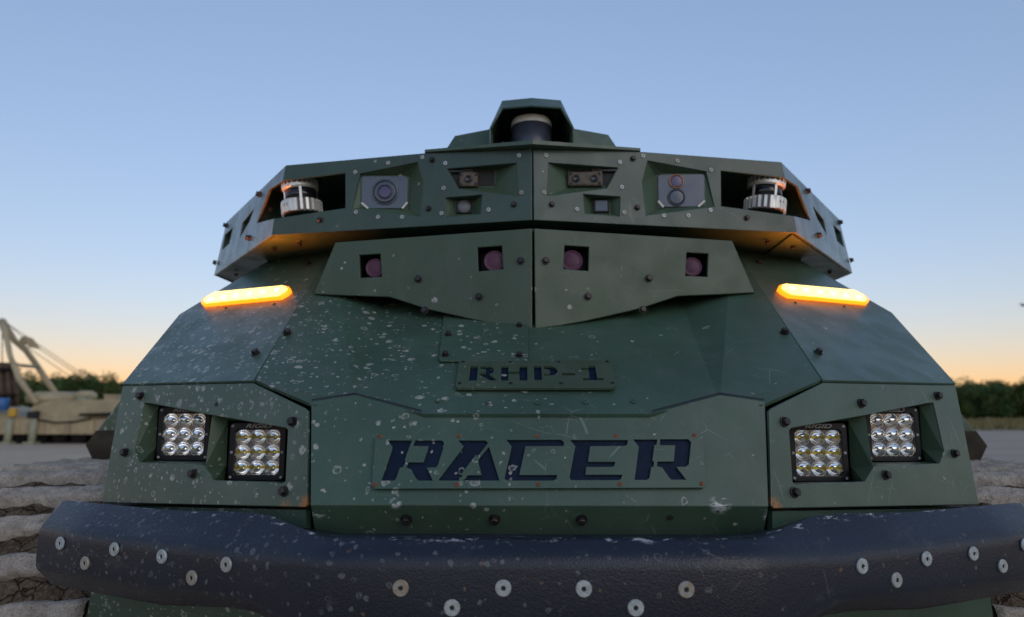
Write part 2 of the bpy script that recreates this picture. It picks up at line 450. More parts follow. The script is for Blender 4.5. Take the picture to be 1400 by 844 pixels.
# shared bolt / washer meshes (built along +z)
def bolt_mesh(name, r, h, seg=6):
    v, f = lathe_vf([(r*1.28, 0), (r*1.28, h*.22), (r*1.0, h*.26)], 16, False)
    n0 = len(v); v2, f2 = lathe_vf([(r, h*.26), (r, h*.9), (r*.86, h)], seg, True)
    n1 = len(v)+len(v2)
    v3, f3 = lathe_vf([(r*.5, h*1.001), (r*.42, h*.55)], 6, True)
    fs = f+[tuple(k+n0 for k in q) for q in f2]
    me = bpy.data.meshes.new(name); me.from_pydata(v+v2, [], fs); me.materials.append(M['bolt']); return me
def washer_mesh(name, r, h):
    v, f = lathe_vf([(r, 0), (r, h*.6), (r*.9, h), (r*.34, h), (r*.27, h*.55), (r*.27, h*.3)], 20, True)
    me = bpy.data.meshes.new(name); me.from_pydata(v, [], f); me.materials.append(M['zinc']); me.materials.append(M['dark'])
    n = len(f)
    for i, p in enumerate(me.polygons):
        p.use_smooth = False
        if i == n-1 or i >= 20*4-1 and i < 20*5: p.material_index = 1
    return me
ME = dict(bolt8=bolt_mesh('bolt_8', .0056, .008), bolt10=bolt_mesh('bolt_10', .0068, .0095), bolt12=bolt_mesh('bolt_12', .0085, .012),
          wash=washer_mesh('washer_10', .0052, .002), bigwash=washer_mesh('washer_22', .0108, .003))
def screw_mesh(name, r, h, mat):
    v, f = lathe_vf([(r, 0), (r*.92, h*.7), (r*.5, h), (r*.45, h*.5)], 12, True)
    me = bpy.data.meshes.new(name); me.from_pydata(v, [], f); me.materials.append(mat); return me
ME['screw'] = screw_mesh('screw_small', .0036, .0014, M['bolt'])
ME['rusty'] = screw_mesh('screw_rusty', .0036, .0014, M['rustbolt'])
ME['rivet'] = screw_mesh('rivet_green', .0055, .0024, M['green'])
ME['lampscrew'] = screw_mesh('screw_lamp', .0027, .0012, M['decal'])
def fix(kind, name, p, n, parent, lift=0.0):
    o = bpy.data.objects.new(name, ME[kind]); col.objects.link(o)
    return attach(o, parent, orient(p+n*lift, n, spin=random.uniform(0, 6)))
def fix_px(kind, name, pl, pts, parent, lift=.0005):
    for (x, y) in pts: fix(kind, name, pl.hit(x, y), pl.n, parent, lift)

# ---- planes
hood_pl = Plane(P(733, 566, 1.118), P(733, 449, 1.45), P(733, 566, 1.118)+Vector((1, 0, 0)))
nose_pl = Plane(P(733, 692, 1.060), P(733, 565, 1.125), P(733, 692, 1.060)+Vector((1, 0, 0)))
nlow_pl = Plane(P(733, 692, 1.060), P(733, 732, 1.092), P(733, 692, 1.060)+Vector((1, 0, 0)))
pod_pl = Plane(P(421, 695, 1.075), P(423, 556, 1.12), P(138.5, 687, 1.33))
A = pod_pl.hit(346.5, 521); B = pod_pl.hit(167, 526)
ZB = .42
C_ = PZ(410, 351, ZB)
fend_pl = Plane(A+Vector((0, .002, .003)), B+Vector((0, .002, .003)), C_)
T = fend_pl.hit(455, 338)

# ---- hood
h1 = hood_pl.hit(580, 566); h2 = hood_pl.hit(485, 551); h4 = pod_pl.hit(425, 554)+Vector((.003, .010, 0))
h6 = hood_pl.hit(548, 345); A_in = A+Vector((.002, .002, .002))
hv = [h1, h2, h4, A_in, T, h6, mir(h6), mir(T), mir(A_in), mir(h4), mir(h2), mir(h1)]
hood = mk('hood_panel', hv, [(0, 1, 5, 6, 10, 11), (1, 2, 3), (1, 3, 4), (1, 4, 5), (10, 8, 9), (10, 7, 8), (10, 6, 7)], M['green'], veh, solid=.006)
lip = [hood_pl.hit(580, 566), hood_pl.hit(905-10, 566)]
fix_px('rivet', 'rivet', hood_pl, [(599, 549), (668, 551), (735, 552), (800, 551), (866, 550), (1001, 528), (1029, 533), (440, 536), (471, 534)], hood, .001)
# ---- access cover and name plates on the hood
def sym_hit(pl, pts): return [pl.hit(*p) for p in pts]
cov = plate('access_cover', hood_pl, sym_hit(hood_pl, [(607, 434), (722, 447), (721.5, 497), (603, 497), (600, 494)]), [], .004, M['green'], veh, lift=.006)
fix_px('bolt8', 'bolt', hood_pl, [(618, 435), (710, 450), (613, 462), (609, 490), (710, 491)], cov, .006)
def zc(pts, s, ox, oy): return [(x/s+ox, y/s+oy) for x, y in pts]
Z1 = lambda p: zc(p, 5.8333, 500, 585); Z2 = lambda p: zc(p, 5.8333, 730, 585)
Z3 = lambda p: zc(p, 11.667, 615, 490); Z4 = lambda p: zc(p, 11.2, 725, 490)
o_ = 1341.7
RACER = [
 Z1([(182,116),(374,116),(345,190),(318,270),(322,290),(300,330),(278,332),(250,415),(235,435),(132,435),(215,195),(220,165)]),
 Z1([(400,116),(610,116),(632,135),(628,160),(580,310),(565,330),(490,332),(540,435),(430,435),(412,425),(365,345),(328,330),(345,290),(465,290),(500,190),(505,162),(385,160)]),
 Z1([(742,116),(955,116),(975,130),(972,145),(893,245),(880,232),(760,390),(775,395),(768,408),(750,408),(746,435),(580,435),(785,165)]),
 Z1([(985,165),(1068,435),(780,435),(815,392),(928,392),(898,280),(905,262)]),
 Z1([(1122,112),(o_+215,110),(o_+238,130),(o_+235,160),(1275,162),(1225,390),(o_+185,390),(o_+178,420),(o_+155,435),(1130,435),(1108,420),(1110,405),(1165,165)]),
 Z2([(285,112),(745,112),(738,150),(720,160),(445,162),(428,285),(645,285),(638,318),(620,327),(415,327),(408,388),(700,388),(692,420),(670,432),(300,432),(282,418),(283,400),(328,165)]),
 Z2([(785,108),(978,108),(972,150),(955,152),(938,278),(952,285),(948,325),(930,328),(915,415),(895,430),(797,430),(832,165)]),
 Z2([(1000,106),(1225,106),(1246,130),(1228,305),(1205,325),(1130,327),(1208,428),(1090,428),(1075,415),(1015,330),(975,322),(978,283),(1108,283),(1120,155),(998,153)])]
RHP = [
 Z3([(335,192),(452,192),(430,420),(305,420)]),
 Z3([(490,192),(640,192),(690,215),(705,255),(690,295),(630,318),(755,418),(640,418),(560,370),(480,330),(483,300),(560,295),(582,270),(575,240),(488,225)]),
 Z3([(825,190),(938,190),(932,275),(1105,275),(1115,190),(1235,190),(1238,420),(1115,420),(1108,312),(935,312),(932,420),(812,420)]),
 Z4([(55,180),(168,180),(178,395),(62,395)]),
 Z4([(205,180),(320,182),(385,205),(418,245),(405,290),(350,322),(205,328),(208,300),(285,300),(305,270),(285,235),(205,218)]),
 Z4([(480,285),(685,285),(690,322),(485,322)]),
 Z4([(890,178),(990,178),(1020,360),(1115,362),(1120,398),(805,398),(808,362),(905,360),(890,240),(780,238),(782,208),(890,205)])]
np1 = cut_plate('name_plate', hood_pl, sym_hit(hood_pl, [(628, 498.5), (837, 498.5), (841, 533), (838, 536.5), (626, 536.5), (623, 533)]),
            [sym_hit(hood_pl, q) for q in RHP], .004, M['visor'], veh, lift=.008)
np1['label'] = 'small plate reading RHP-1 cut out over navy'
plate('backing', hood_pl, sym_hit(hood_pl, [(636, 503), (830, 503), (831, 532), (634, 532)]), [], .002, M['navy'], np1, bevel=.0005, lift=.0025)
fix_px('screw', 'screw', hood_pl, [(633, 500.5), (698, 500.5), (764, 500.5), (830, 500), (628.5, 530), (698, 530), (767, 530), (837, 529.5)], np1, .008)

# ---- nose panel
nose_px = [(425.5, 549), (485, 540), (580, 565.5), (733, 565.5)]
nl = [nose_pl.hit(*q) for q in nose_px[:3]] + []
lowc = nose_pl.hit(424.5, 691)
nose_out = [lowc]+nl+[mir(q) for q in reversed(nl)]+[mir(lowc)]
nose = plate('nose_panel', nose_pl, nose_out, [], .006, M['nose'], veh)
lw0 = nlow_pl.hit(424.5, 691); lw1 = nlow_pl.hit(431, 733)
nlow = plate('nose_lip', nlow_pl, [lw0, mir(lw0), mir(lw1), lw1], [], .006, M['nose'], veh, lift=-.0005)
fix_px('bolt10', 'bolt', nlow_pl, [(556, 709), (676, 709), (795, 709.5)], nlow)
v, f = lathe_vf([(.0052, 0), (.0050, .0006)], 14, True)
mk('bolt_hole', v, f, M['dark'], nlow, mw=orient(nlow_pl.hit(916, 708)+nlow_pl.n*.0001, nlow_pl.n))
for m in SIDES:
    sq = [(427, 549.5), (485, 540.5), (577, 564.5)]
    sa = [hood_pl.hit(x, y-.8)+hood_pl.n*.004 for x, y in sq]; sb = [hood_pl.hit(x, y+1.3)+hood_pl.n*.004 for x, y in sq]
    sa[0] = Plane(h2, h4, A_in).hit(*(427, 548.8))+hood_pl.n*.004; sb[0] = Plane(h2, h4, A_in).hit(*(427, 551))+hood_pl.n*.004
    mk('seam_shadow', [sm(q, m) for q in sa+sb], [(0, 1, 4, 3), (1, 2, 5, 4)], M['dark'], nose)  # dark strip painted in for the shadow gap along the hood seam
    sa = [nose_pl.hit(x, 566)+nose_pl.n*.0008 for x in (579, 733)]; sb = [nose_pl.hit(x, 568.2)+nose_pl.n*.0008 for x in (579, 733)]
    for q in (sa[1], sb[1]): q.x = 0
    mk('seam_shadow', [sm(q, m) for q in sa+sb], [(0, 1, 3, 2)], M['dark'], nose)  # dark strip painted in for the shadow below the hood lip
np2 = cut_plate('name_plate', nose_pl, sym_hit(nose_pl, [(518, 596.5), (957, 595.5), (960, 598), (963.5, 665), (960, 669), (513, 670.5), (509.5, 667), (514.5, 600)]),
            [sym_hit(nose_pl, q) for q in RACER], .004, M['nose'], veh, lift=.0075)
np2['label'] = 'wide plate reading RACER cut out over navy'
plate('backing', nose_pl, sym_hit(nose_pl, [(519, 602), (948, 601), (948, 662), (519, 663)]), [], .002, M['navy'], np2, bevel=.0005, lift=.0025)
fix_px('rusty', 'screw', nose_pl, zc([(123, 85), (745, 83), (1365, 80), (82, 470), (730, 467), (1374, 466)], 5.8333, 500, 585)
       + zc([(648, 79), (1272, 76), (681, 463), (1329, 459)], 5.8333, 730, 585), np2, .0075)

# ---- hull core behind the sheets (dark, seen only through the joints)
cw = .30
mk('hull_core', [Vector((x, y, H+z)) for (x, y, z) in
    [(-.40, 1.115, -.17), (.40, 1.115, -.17), (.40, 1.21, .01), (-.40, 1.21, .01), (-.40, 1.60, .20), (.40, 1.60, .20), (.40, 2.2, .20), (-.40, 2.2, .20), (-.40, 2.2, -.9), (.40, 2.2, -.9), (.40, 1.45, -.9), (-.40, 1.45, -.9), (.40, 1.15, -.45), (-.40, 1.15, -.45)]],
   [(0, 1, 2, 3), (3, 2, 5, 4), (4, 5, 6, 7), (7, 6, 9, 8), (8, 9, 10, 11), (11, 10, 12, 13), (13, 12, 1, 0), (1, 12, 10, 9, 6, 5, 2), (0, 3, 4, 7, 8, 11, 13)], M['dark'], veh)
for m in SIDES:
    # strip of hull seen under the lamp pod, lower hull wedge
    q0 = P(425, 696, 1.10); q1 = P(130, 690, 1.40); q2 = P(130, 705, 1.40); q3 = P(425, 728, 1.10)
    mk('hull_strip', [sm(k, m) for k in (q0, q1, q2, q3)], [(0, 1, 2, 3)], M['green'], veh, solid=.01)
    mk('pod_gap_backing', [sm(k, m) for k in (P(425, 705, 1.14), P(140, 705, 1.44), P(150, 672, 1.44), P(425, 672, 1.14))], [(0, 1, 2, 3)], M['dark'], veh, solid=.006)  # added dark sheet: blocks light in the slit below the pod
    g0 = P(125, 800, 1.42); g1 = P(470, 800, 1.20); g2 = P(470, 900, 1.28); g3 = P(112, 900, 1.50)
    b0, b3 = g0+Vector((.0, .9, 0)), g3+Vector((0, .9, 0))
    mk('lower_hull', [sm(k, m) for k in (g0, g1, g2, g3, b0, b3)], [(0, 1, 2, 3), (0, 3, 5, 4)], M['green'], veh, solid=.01)
    # body sides behind the sheets
    S_ = fend_pl.hit(245, 430); U_ = fend_pl.hit(376, 350); D_ = pod_pl.hit(139, 687)
    bk = Vector((.0, 1.6, 0)); ins = Vector((.012, .012, -.004))
    e = [D_+ins, B+ins, S_+ins, U_+ins]
    mk('body_side', [sm(k, m) for k in e+[k+bk for k in e]], [(0, 1, 5, 4), (1, 2, 6, 5), (2, 3, 7, 6)], M['green'], veh, solid=.008)
    # ---- fender
    fo = [fend_pl.hit(*q) for q in ((346.5, 520.3), (167, 525), (245, 430), (376, 351), (410, 348), (455, 339))]
    fen = plate('fender_panel', fend_pl, fo, [], .006, M['green'], veh, mirror=m)
    for (x, y) in ((350, 484), (421, 362)):
        fix('bolt10', 'bolt', sm(fend_pl.hit(x, y), m), sm(fend_pl.n, m), fen, .0005)
    # bolts on the hood's flank beside it
    fl = Plane(h2, A_in, T)
    fix('bolt10', 'bolt', sm(fl.hit(393, 457), m), sm(fl.n, m), hood, .001)
    # ---- amber marker light
    ol = [(277, 418), (281, 412.5), (294, 405), (393, 396), (398, 397.5), (400, 401), (396, 405), (386, 411), (280.5, 421)]
    oc = [fend_pl.hit(*q) for q in ol]; cen = sum(oc, Vector())/len(oc)
    ml = plate('marker_light', fend_pl, oc, [], .011, None, veh, bevel=.003, lift=.0115, mirror=m)
    ml.data.materials.append(bpy.data.materials.get('amber_lens') or emit('amber_lens', (1.0, .20, .006), .62))
    inner = [cen+(q-cen)*.93 for q in oc]
    inner = [q + (cen-q).dot(fend_pl.n)*fend_pl.n for q in inner]
    li = plate('lit_lens', fend_pl, inner, [], .003, None, ml, bevel=.0008, lift=.0135, mirror=m)
    li.data.materials.append(bpy.data.materials.get('amber_leds') or emit('amber_leds', (1.0, .68, .19), .5))
    ea, eb = (oc[1]+oc[8])/2, (oc[4]+oc[6])/2
    for k in range(6):
        q = ea.lerp(eb, .10+.155*k); q = q+(cen-q).dot(fend_pl.n)*fend_pl.n+fend_pl.n*.0136
        v, f = lathe_vf([(.0058, 0), (.0052, .0012), (.002, .0018)], 14, True)
        le = mk('led', v, f, None, ml, True, orient(sm(q, m), sm(fend_pl.n, m)))
        le.data.materials.append(bpy.data.materials.get('led_hot') or emit('led_hot', (1.0, .86, .55), 1.6))
    for q in ((309, 421.5), (375, 416)):
        fix('screw', 'screw', sm(fend_pl.hit(*q), m), sm(fend_pl.n, m), ml, .0004)
    ld = bpy.data.lights.new('amber_light', 'AREA'); ld.shape = 'RECTANGLE'; ld.size = .13; ld.size_y = .014
    ld.energy = .62; ld.color = (1.0, .17, .004)
    lo = bpy.data.objects.new('amber_light', ld); col.objects.link(lo)
    attach(lo, ml, orient(sm(cen+fend_pl.n*.019, m), -sm(fend_pl.n, m)))

# ---- lamp pods
def pod_bays():
    bayA = [(197, 551), (288, 567.5), (279, 636), (191, 632), (184, 615)]
    inA = [(216, 555.5), (299, 559), (292, 631), (210, 630), (213, 612)]
    bayB = [(288, 567.5), (393, 585.5), (389.5, 661), (292, 656.5), (279, 636)]
    inB = [(312, 575), (404, 579), (399, 658.5), (307, 657), (309.5, 636)]
    return bayA, inA, bayB, inB
bayA, inA, bayB, inB = pod_bays()
YA, YB = pod_pl.hit(188, 600).y+.030, pod_pl.hit(286, 610).y+.032
opening = [(197, 551), (205, 551.5), (288, 567.5), (390, 585), (393.3, 588), (390, 658), (386, 661), (292, 656.5), (279, 636), (191, 632), (184, 615)]
bowl_v, bowl_f = lathe_vf([(.0142, 0), (.0128, -.0065), (.0098, -.0125), (.0055, -.0165), (.0016, -.018)], 20, True)
bowl_me = bpy.data.meshes.new('reflector'); bowl_me.from_pydata(bowl_v, [], bowl_f[:-2]+[bowl_f[-1]]); bowl_me.materials.append(M['chrome'])
for p_ in bowl_me.polygons: p_.use_smooth = True
cv, cf = box_vf((0, 0, 0), (.0055, .0055, .003)); chip_me = bpy.data.meshes.new('led_chip'); chip_me.from_pydata(cv, [], cf); chip_me.materials.append(M['led'])
ring_v, ring_f = lathe_vf([(.0149, -.0005), (.0149, .0012), (.0140, .0012), (.0140, -.0012)], 20, False)
ring_me = bpy.data.meshes.new('reflector_rim'); ring_me.from_pydata(ring_v, [], ring_f); ring_me.materials.append(M['chrome'])
gg = G('clear_cover'); gl = gg.new('ShaderNodeBsdfGlossy'); gl.inputs['Roughness'].default_value = .03
tr = gg.new('ShaderNodeBsdfTransparent'); fr = gg.new('ShaderNodeFresnel'); fr.inputs[0].default_value = 1.45
mx = gg.new('ShaderNodeMixShader'); gg.link(fr.outputs[0], mx.inputs[0]); gg.link(tr.outputs[0], mx.inputs[1]); gg.link(gl.outputs[0], mx.inputs[2])
gg.link(mx.outputs[0], gg.n['Material Output'].inputs[0]); M['clear'] = gg.m
def text_mesh(s, size):
    cu = bpy.data.curves.new('tmp', 'FONT'); cu.body = s; cu.size = size; cu.align_x = 'CENTER'; cu.align_y = 'CENTER'; cu.shear = .35; cu.extrude = .0003; cu.offset = .00025
    ob = bpy.data.objects.new('tmp', cu); me_ = bpy.data.meshes.new_from_object(ob)
    bpy.data.objects.remove(ob); bpy.data.curves.remove(cu); me_.materials.clear(); me_.materials.append(M['decal']); return me_
rigid_me = text_mesh('RIGID', .0125); rigid_me.transform(Matrix.Diagonal((1.45, .8, 1, 1)))
def work_light(c, wdt, m, lit):
    """square nine-cell lamp facing the camera side (-Y), centre c on its front face"""
    c = sm(c, m); s = wdt/.102
    fr_pl = Plane.__new__(Plane); fr_pl.o = c; fr_pl.n = Vector((0, -1, 0))
    hb = wdt/2; X = Vector((1, 0, 0)); Zv = Vector((0, 0, 1))
    wl_ = box('work_light', c+Vector((0, .055, 0)), (wdt*.96, .046, wdt*.96), M['black'], veh, bevel=.004)
    def rr(hx, hz, cz=0, k=.006):
        q = []
        for (sx, sz) in ((1, 1), (-1, 1), (-1, -1), (1, -1)):
            a, b = Vector((sx*(hx-k), 0, sz*hz+cz)), Vector((sx*hx, 0, sz*(hz-k)+cz))
            q += ([c+b, c+a] if sx*sz > 0 else [c+a, c+b])
        return q
    plate('bezel', fr_pl, rr(hb, hb), [rr(hb*.79, hb*.775, -hb*.03, .004)], .010, M['black'], wl_, bevel=.0018)
    step = wdt*.262
    hol = [[c+Vector((i*step+.0129*s*math.cos(a*math.pi/8), 0, j*step-hb*.03+.0129*s*math.sin(a*math.pi/8))) for a in range(16)] for i in (-1, 0, 1) for j in (-1, 0, 1)]
    cut_plate('reflector_plate', fr_pl, [c+Vector((a*hb*.80, 0, b*hb*.79-hb*.03)) for a, b in ((-1, -1), (1, -1), (1, 1), (-1, 1))], hol, .001, M['plate'], wl_, lift=-.0062)
    for i in (-1, 0, 1):
        for j in (-1, 0, 1):
            p = c+Vector((i*step, .0058, j*step-hb*.03))
            o = bpy.data.objects.new('reflector', bowl_me); col.objects.link(o); attach(o, wl_, orient(p+Vector((0, -.0008, 0)), Vector((0, -1, 0))) @ Matrix.Scale(s*.93, 4))
            o = bpy.data.objects.new('reflector_rim', ring_me); col.objects.link(o); attach(o, wl_, orient(p+Vector((0, -.0004, 0)), Vector((0, -1, 0))) @ Matrix.Scale(s*.93, 4))
            o = bpy.data.objects.new('led_chip', chip_me); col.objects.link(o)
            attach(o, wl_, Matrix.Translation(p+Vector(((-.011 if m else .011)*.55, .006, 0))) @ Matrix.Scale(1.45 if lit else .6, 4))
    box('lens_cover', c+Vector((0, .0022, -hb*.03)), (wdt*.785, .0012, wdt*.77), M['clear'], wl_)
    for (a, b) in ((-1, -1), (-1, 1), (1, -1), (1, 1), (-1, -.03), (1, -.03)):
        fix('lampscrew', 'screw', c+X*(a*hb*.885)+Zv*(b*hb*.875), Vector((0, -1, 0)), wl_)
    link('lettering', rigid_me, None, wl_, orient(c+Zv*(hb*.875)+Vector((0, -.0004, 0)), Vector((0, -1, 0))))
    return wl_
for m in SIDES:
    outl = [pod_pl.hit(*q) for q in ((167.5, 528), (346, 524), (416, 558), (420, 562), (420.3, 690), (417, 693.5), (139, 687))]
    pod = plate('lamp_pod', pod_pl, outl, [[pod_pl.hit(*q) for q in opening]], .006, M['pod'], veh, mirror=m)
    pod['label'] = 'speckled left headlamp panel with rust at its lower corner' if not m else 'scratched headlamp panel with few mud spots'
    loft('lamp_recess', [pod_pl.hit(*q)-pod_pl.n*.003 for q in bayA], [P(x, y, YA+.004) for x, y in inA], M['green_in'], pod, None, m)
    loft('lamp_recess', [pod_pl.hit(*q)-pod_pl.n*.003 for q in bayB], [P(x, y, YB+.004) for x, y in inB], M['green_in'], pod, None, m)
    cA = P(250.5, 593, YA); cB = P(351, 617.5, YB)
    work_light(cA, 70.5*YA/F*1.02, m, False)
    work_light(cB, 77.5*YB/F*1.0, m, True)
    for (x, y) in ((193, 542), (401, 577), (172, 619), (265, 648), (389, 672)):
        fix('bolt10', 'bolt', sm(pod_pl.hit(x, y), m), sm(pod_pl.n, m), pod)
    if m: fix('bolt10', 'bolt', mir(pod_pl.hit(296, 552)), mir(pod_pl.n), pod)
    else:
        v, f = lathe_vf([(.0045, 0), (.0042, .0006)], 12, True)
        mk('bolt_hole', v, f, M['dark'], pod, mw=orient(pod_pl.hit(296, 553)+pod_pl.n*.0001, pod_pl.n))
    bx = [pod_pl.hit(*q)-pod_pl.n*.012 for q in ((172, 532), (346, 528), (415, 560), (415, 688), (146, 682))]
    # dark backing so that nothing shows through the slits beside the pod
    mk('pod_backing', [sm(k+Vector((0, .30, 0)), m) for k in bx], [(0, 1, 2, 3, 4)], M['dark'], veh, solid=.01)

# ---- visor (two prow plates with four lens windows)
vc0 = P(729.5, 450, 1.45); vc1 = P(728.5, 312, 1.472); vo_ = P(429, 402, 1.538)
vis_pl = Plane(vc0, vc1, vo_)
vis_px = [(727.3, 449.5), (727.3, 312.3), (458.5, 331.5), (429, 402), (474, 404), (532.5, 406), (585, 423), (657, 439), (694, 445.5)]
win = [[(491, 349), (520, 347), (522, 378.5), (492.5, 380)], [(652.7, 338.5), (686, 336), (688, 368), (654, 371)]]
lens_c = [((510.5, 364.5), 12.5), ((675, 355), 14.0)]
for m in SIDES:
    vp = plate('visor_plate', vis_pl, [vis_pl.hit(*q) for q in vis_px], [[vis_pl.hit(*q) for q in h] for h in win], .008, M['visor'], veh, bevel=.0016, mirror=m)
    for (x, y) in ((712, 357), (572, 382), (655, 406), (581, 424.5)):
        fix('bolt10', 'bolt', sm(vis_pl.hit(x, y), m), sm(vis_pl.n, m), vp, .0005)
    for h, ((lx, ly), lr) in zip(win, lens_c):
        oo = [vis_pl.hit(*q)-vis_pl.n*.0075 for q in h]
        cc = sum(oo, Vector())/4; oo = [cc+(q-cc)*1.06 for q in oo]
        hp = vis_pl.hit(lx, ly)
        loft('camera_housing', oo, [q-vis_pl.n*.03+Vector((0, .01, 0)) for q in oo], M['black'], vp, True, m)
        r = lr*hp.y/F
        v, f = lathe_vf([(r*1.12, -.012), (r*1.12, 0), (r*1.0, .002), (r*.97, 0), (r*.7, .002), (r*.35, .0035), (.0005, .004)], 24, True)
        mk('camera_lens', v, f, M['purple'], vp, True, orient(sm(hp-vis_pl.n*.012, m), Vector((0, -1, .08))))
    sill = [(429.5, 401.5), (474, 403.5), (532.5, 405.5), (585, 422.5), (657, 438.5), (694, 445), (727, 449)]
    sa = [vis_pl.hit(*q)-vis_pl.n*.004 for q in sill]; sb = [q+(hood_pl.hit(*p_)-q)*1.02 for q, p_ in zip(sa, sill)]
    mk('visor_sill', [sm(q, m) for q in sa+sb], [(k, k+1, 8+k, 7+k) for k in range(6)], M['visor'], vp)
    s0, s1 = vis_pl.hit(458.5, 331.5)-vis_pl.n*.008, vis_pl.hit(430, 402)-vis_pl.n*.008
    mk('visor_side', [sm(k, m) for k in (s0, s1, s1+Vector((.10, .35, .12)), s0+Vector((.02, .35, -.0)))], [(0, 1, 2, 3)], M['visor'], vp, solid=.006)
    t0 = vis_pl.hit(727.3, 312.3)-vis_pl.n*.008
    mk('visor_top', [sm(k, m) for k in (Vector((0, t0.y, t0.z-.004)), s0-Vector((0, 0, .004)), s0+Vector((0, .3, -.004)), Vector((0, t0.y+.45, t0.z-.004)))], [(0, 1, 2, 3)], M['visor'], vp, solid=.005)

# ---- sensor head
ZT = .600
hb0 = PZ(730, 301, ZB); hb0.x = 0
hb1 = PZ(371.5, 322, ZB); ht1 = PZ(391, 226, ZT)
fr_pl = Plane(hb0, hb1, ht1)
hb2 = PZ(292.5, 377, ZB); ht2 = PZ(309.5, 304, ZT)
sd_pl = Plane(hb1, hb2, ht1)
def fp(*q): return fr_pl.hit(*q)
def sp_(*q): return sd_pl.hit(*q)
rec_big = [(492, 237.6), (571, 222), (578.6, 250.6), (574, 296), (481.5, 285)]
rec_cam = [(611.5, 231), (706, 223), (708.6, 268), (627, 258.5)]
rec_sq = [(609, 270.5), (659, 266.5), (657, 292.6), (610, 297)]
fpx = [(727.3, 301), (727.3, 204), (580, 209.5), (391, 226), (386.5, 247.5), (472, 237), (472, 284.5), (374.8, 299), (371.5, 322)]
spx = [(371.5, 322), (374.8, 299), (351, 305), (368, 259.5), (386.5, 247.5), (391, 226), (309.5, 304), (292.5, 377)]
sw1 = [(347.5, 285), (341, 303), (327.5, 325.5), (331.5, 305)]
sw2 = [(318.5, 311), (313.5, 333), (303.5, 342), (307.5, 321)]
wash_l = [(577.5, 215.5), (609, 223.5), (606.7, 257.5), (604, 292), (668, 287), (713, 263.5), (709.7, 213), (531, 223), (486, 235.7), (487, 290), (517, 297), (550, 297)]
bolt_l = [(591, 219), (586, 285.5), (702.6, 280), (438, 301)]
for m in SIDES:
    fpl = plate('sensor_face', fr_pl, [fp(*q) for q in fpx], [[fp(*q) for q in h] for h in (rec_big, rec_cam, rec_sq)], .007, M['head'], veh, bevel=.0014, mirror=m)
    spl = plate('sensor_flank', sd_pl, [sp_(*q) for q in spx], [[sp_(*q) for q in h] for h in (sw1, sw2)], .007, M['flank'], veh, bevel=.0014, mirror=m)
    for q in wash_l: fix('wash', 'washer', sm(fp(*q), m), sm(fr_pl.n, m), fpl, .0003)
    for q in bolt_l: fix('bolt8', 'bolt', sm(fp(*q), m), sm(fr_pl.n, m), fpl, .0003)
    for q in ((355, 266), (309.5, 308.5), (340.5, 325.5), (295.5, 359.5)): fix('bolt10', 'bolt', sm(sp_(*q), m), sm(sd_pl.n, m), spl, .0003)
    for h in (sw1, sw2):
        oo = [sp_(*q)-sd_pl.n*.0068 for q in h]
        loft('slot_recess', oo, [q-sd_pl.n*.05 for q in oo], M['green_in'], spl, True, m)
    # recesses
    def recess(outer, inner, dep, name='sensor_recess'):
        oo = [fp(*q)-fr_pl.n*.003 for q in outer]; yi = max(q.y for q in oo)+dep
        ii = [P(x, y, yi) for x, y in inner]
        return loft(name, oo, ii, M['green_in'], fpl, True, m), yi
    _, yb = recess(rec_big, [(493.5, 239.5), (550, 239.5), (560, 242), (558, 286.5), (492, 284)], .006)
    _, yc = recess(rec_cam, [(613.5, 231.5), (680, 231), (676, 256), (628, 256)], .008)
    _, yq = recess(rec_sq, [(622, 273), (647.5, 273), (647.5, 293), (622, 293)], .016)
    fwd = Vector((0, -1, 0))
    # large camera pane
    ypn = yb-.004
    pts = [(497, 241), (554, 241), (557, 244), (556.5, 276), (549, 285), (504, 285), (494.5, 277), (494, 244)]
    ppl = Plane.__new__(Plane); ppl.o = P(525, 262, ypn); ppl.n = fwd
    cam_o = plate('camera_pane', ppl, [P(x, y, ypn) for x, y in pts], [], .004, M['pane'], veh, bevel=.0008, mirror=m)
    for cx_ in (((494.5, 277.5), (503, 285)), ((550, 285), (556.8, 277))):
        a0, a1 = P(*cx_[0], ypn-.0045), P(*cx_[1], ypn-.0045)
        vv, ff = box_vf((0, 0, 0), ((a1-a0).length*1.05, .002, .0045)); d_ = (a1-a0).normalized()
        ang = math.atan2(-d_.z, d_.x)
        pt = [Matrix.Rotation(ang, 3, 'Y') @ q + (a0+a1)/2 for q in vv]
        mk('corner_clip', [sm(q, m) for q in pt], ff, M['white'], cam_o)
    def lens(px, py, rpx, ringm, lensm, name='camera_lens', r_in=.7, fl=1.0):
        c = sm(P(px, py, ypn-.002), m); r = rpx*ypn/F
        v, f = lathe_vf([(r, 0), (r, .0025*fl), (r*.92, .0032*fl), (r*r_in, .0028*fl), (r*r_in, 0)], 28, False)
        ro = mk('lens_ring', v, f, ringm, cam_o, True, orient(c, fwd))
        v, f = lathe_vf([(r*r_in, .001*fl), (r*r_in*.8, .0018*fl), (r*r_in*.4, .0026*fl), (.0004, .003*fl)], 24, True)
        mk(name, v, f, lensm, cam_o, True, orient(c, fwd))
    if not m: lens(526, 262.5, 19, M['pane'], M['pane2'], r_in=.9, fl=.15); lens(526, 262.5, 11, M['lensring'], M['lensviolet'], r_in=.86, fl=.4)
    else: lens(1462-930, 250.5, 10.5, M['copper'], M['lensviolet'], r_in=.86, fl=.4); lens(1462-930, 272, 12.5, M['lensring'], M['pane2'], r_in=.86, fl=.3)
    # cradle camera
    kpl = Plane.__new__(Plane); kpl.o = P(640, 245, yc); kpl.n = fwd
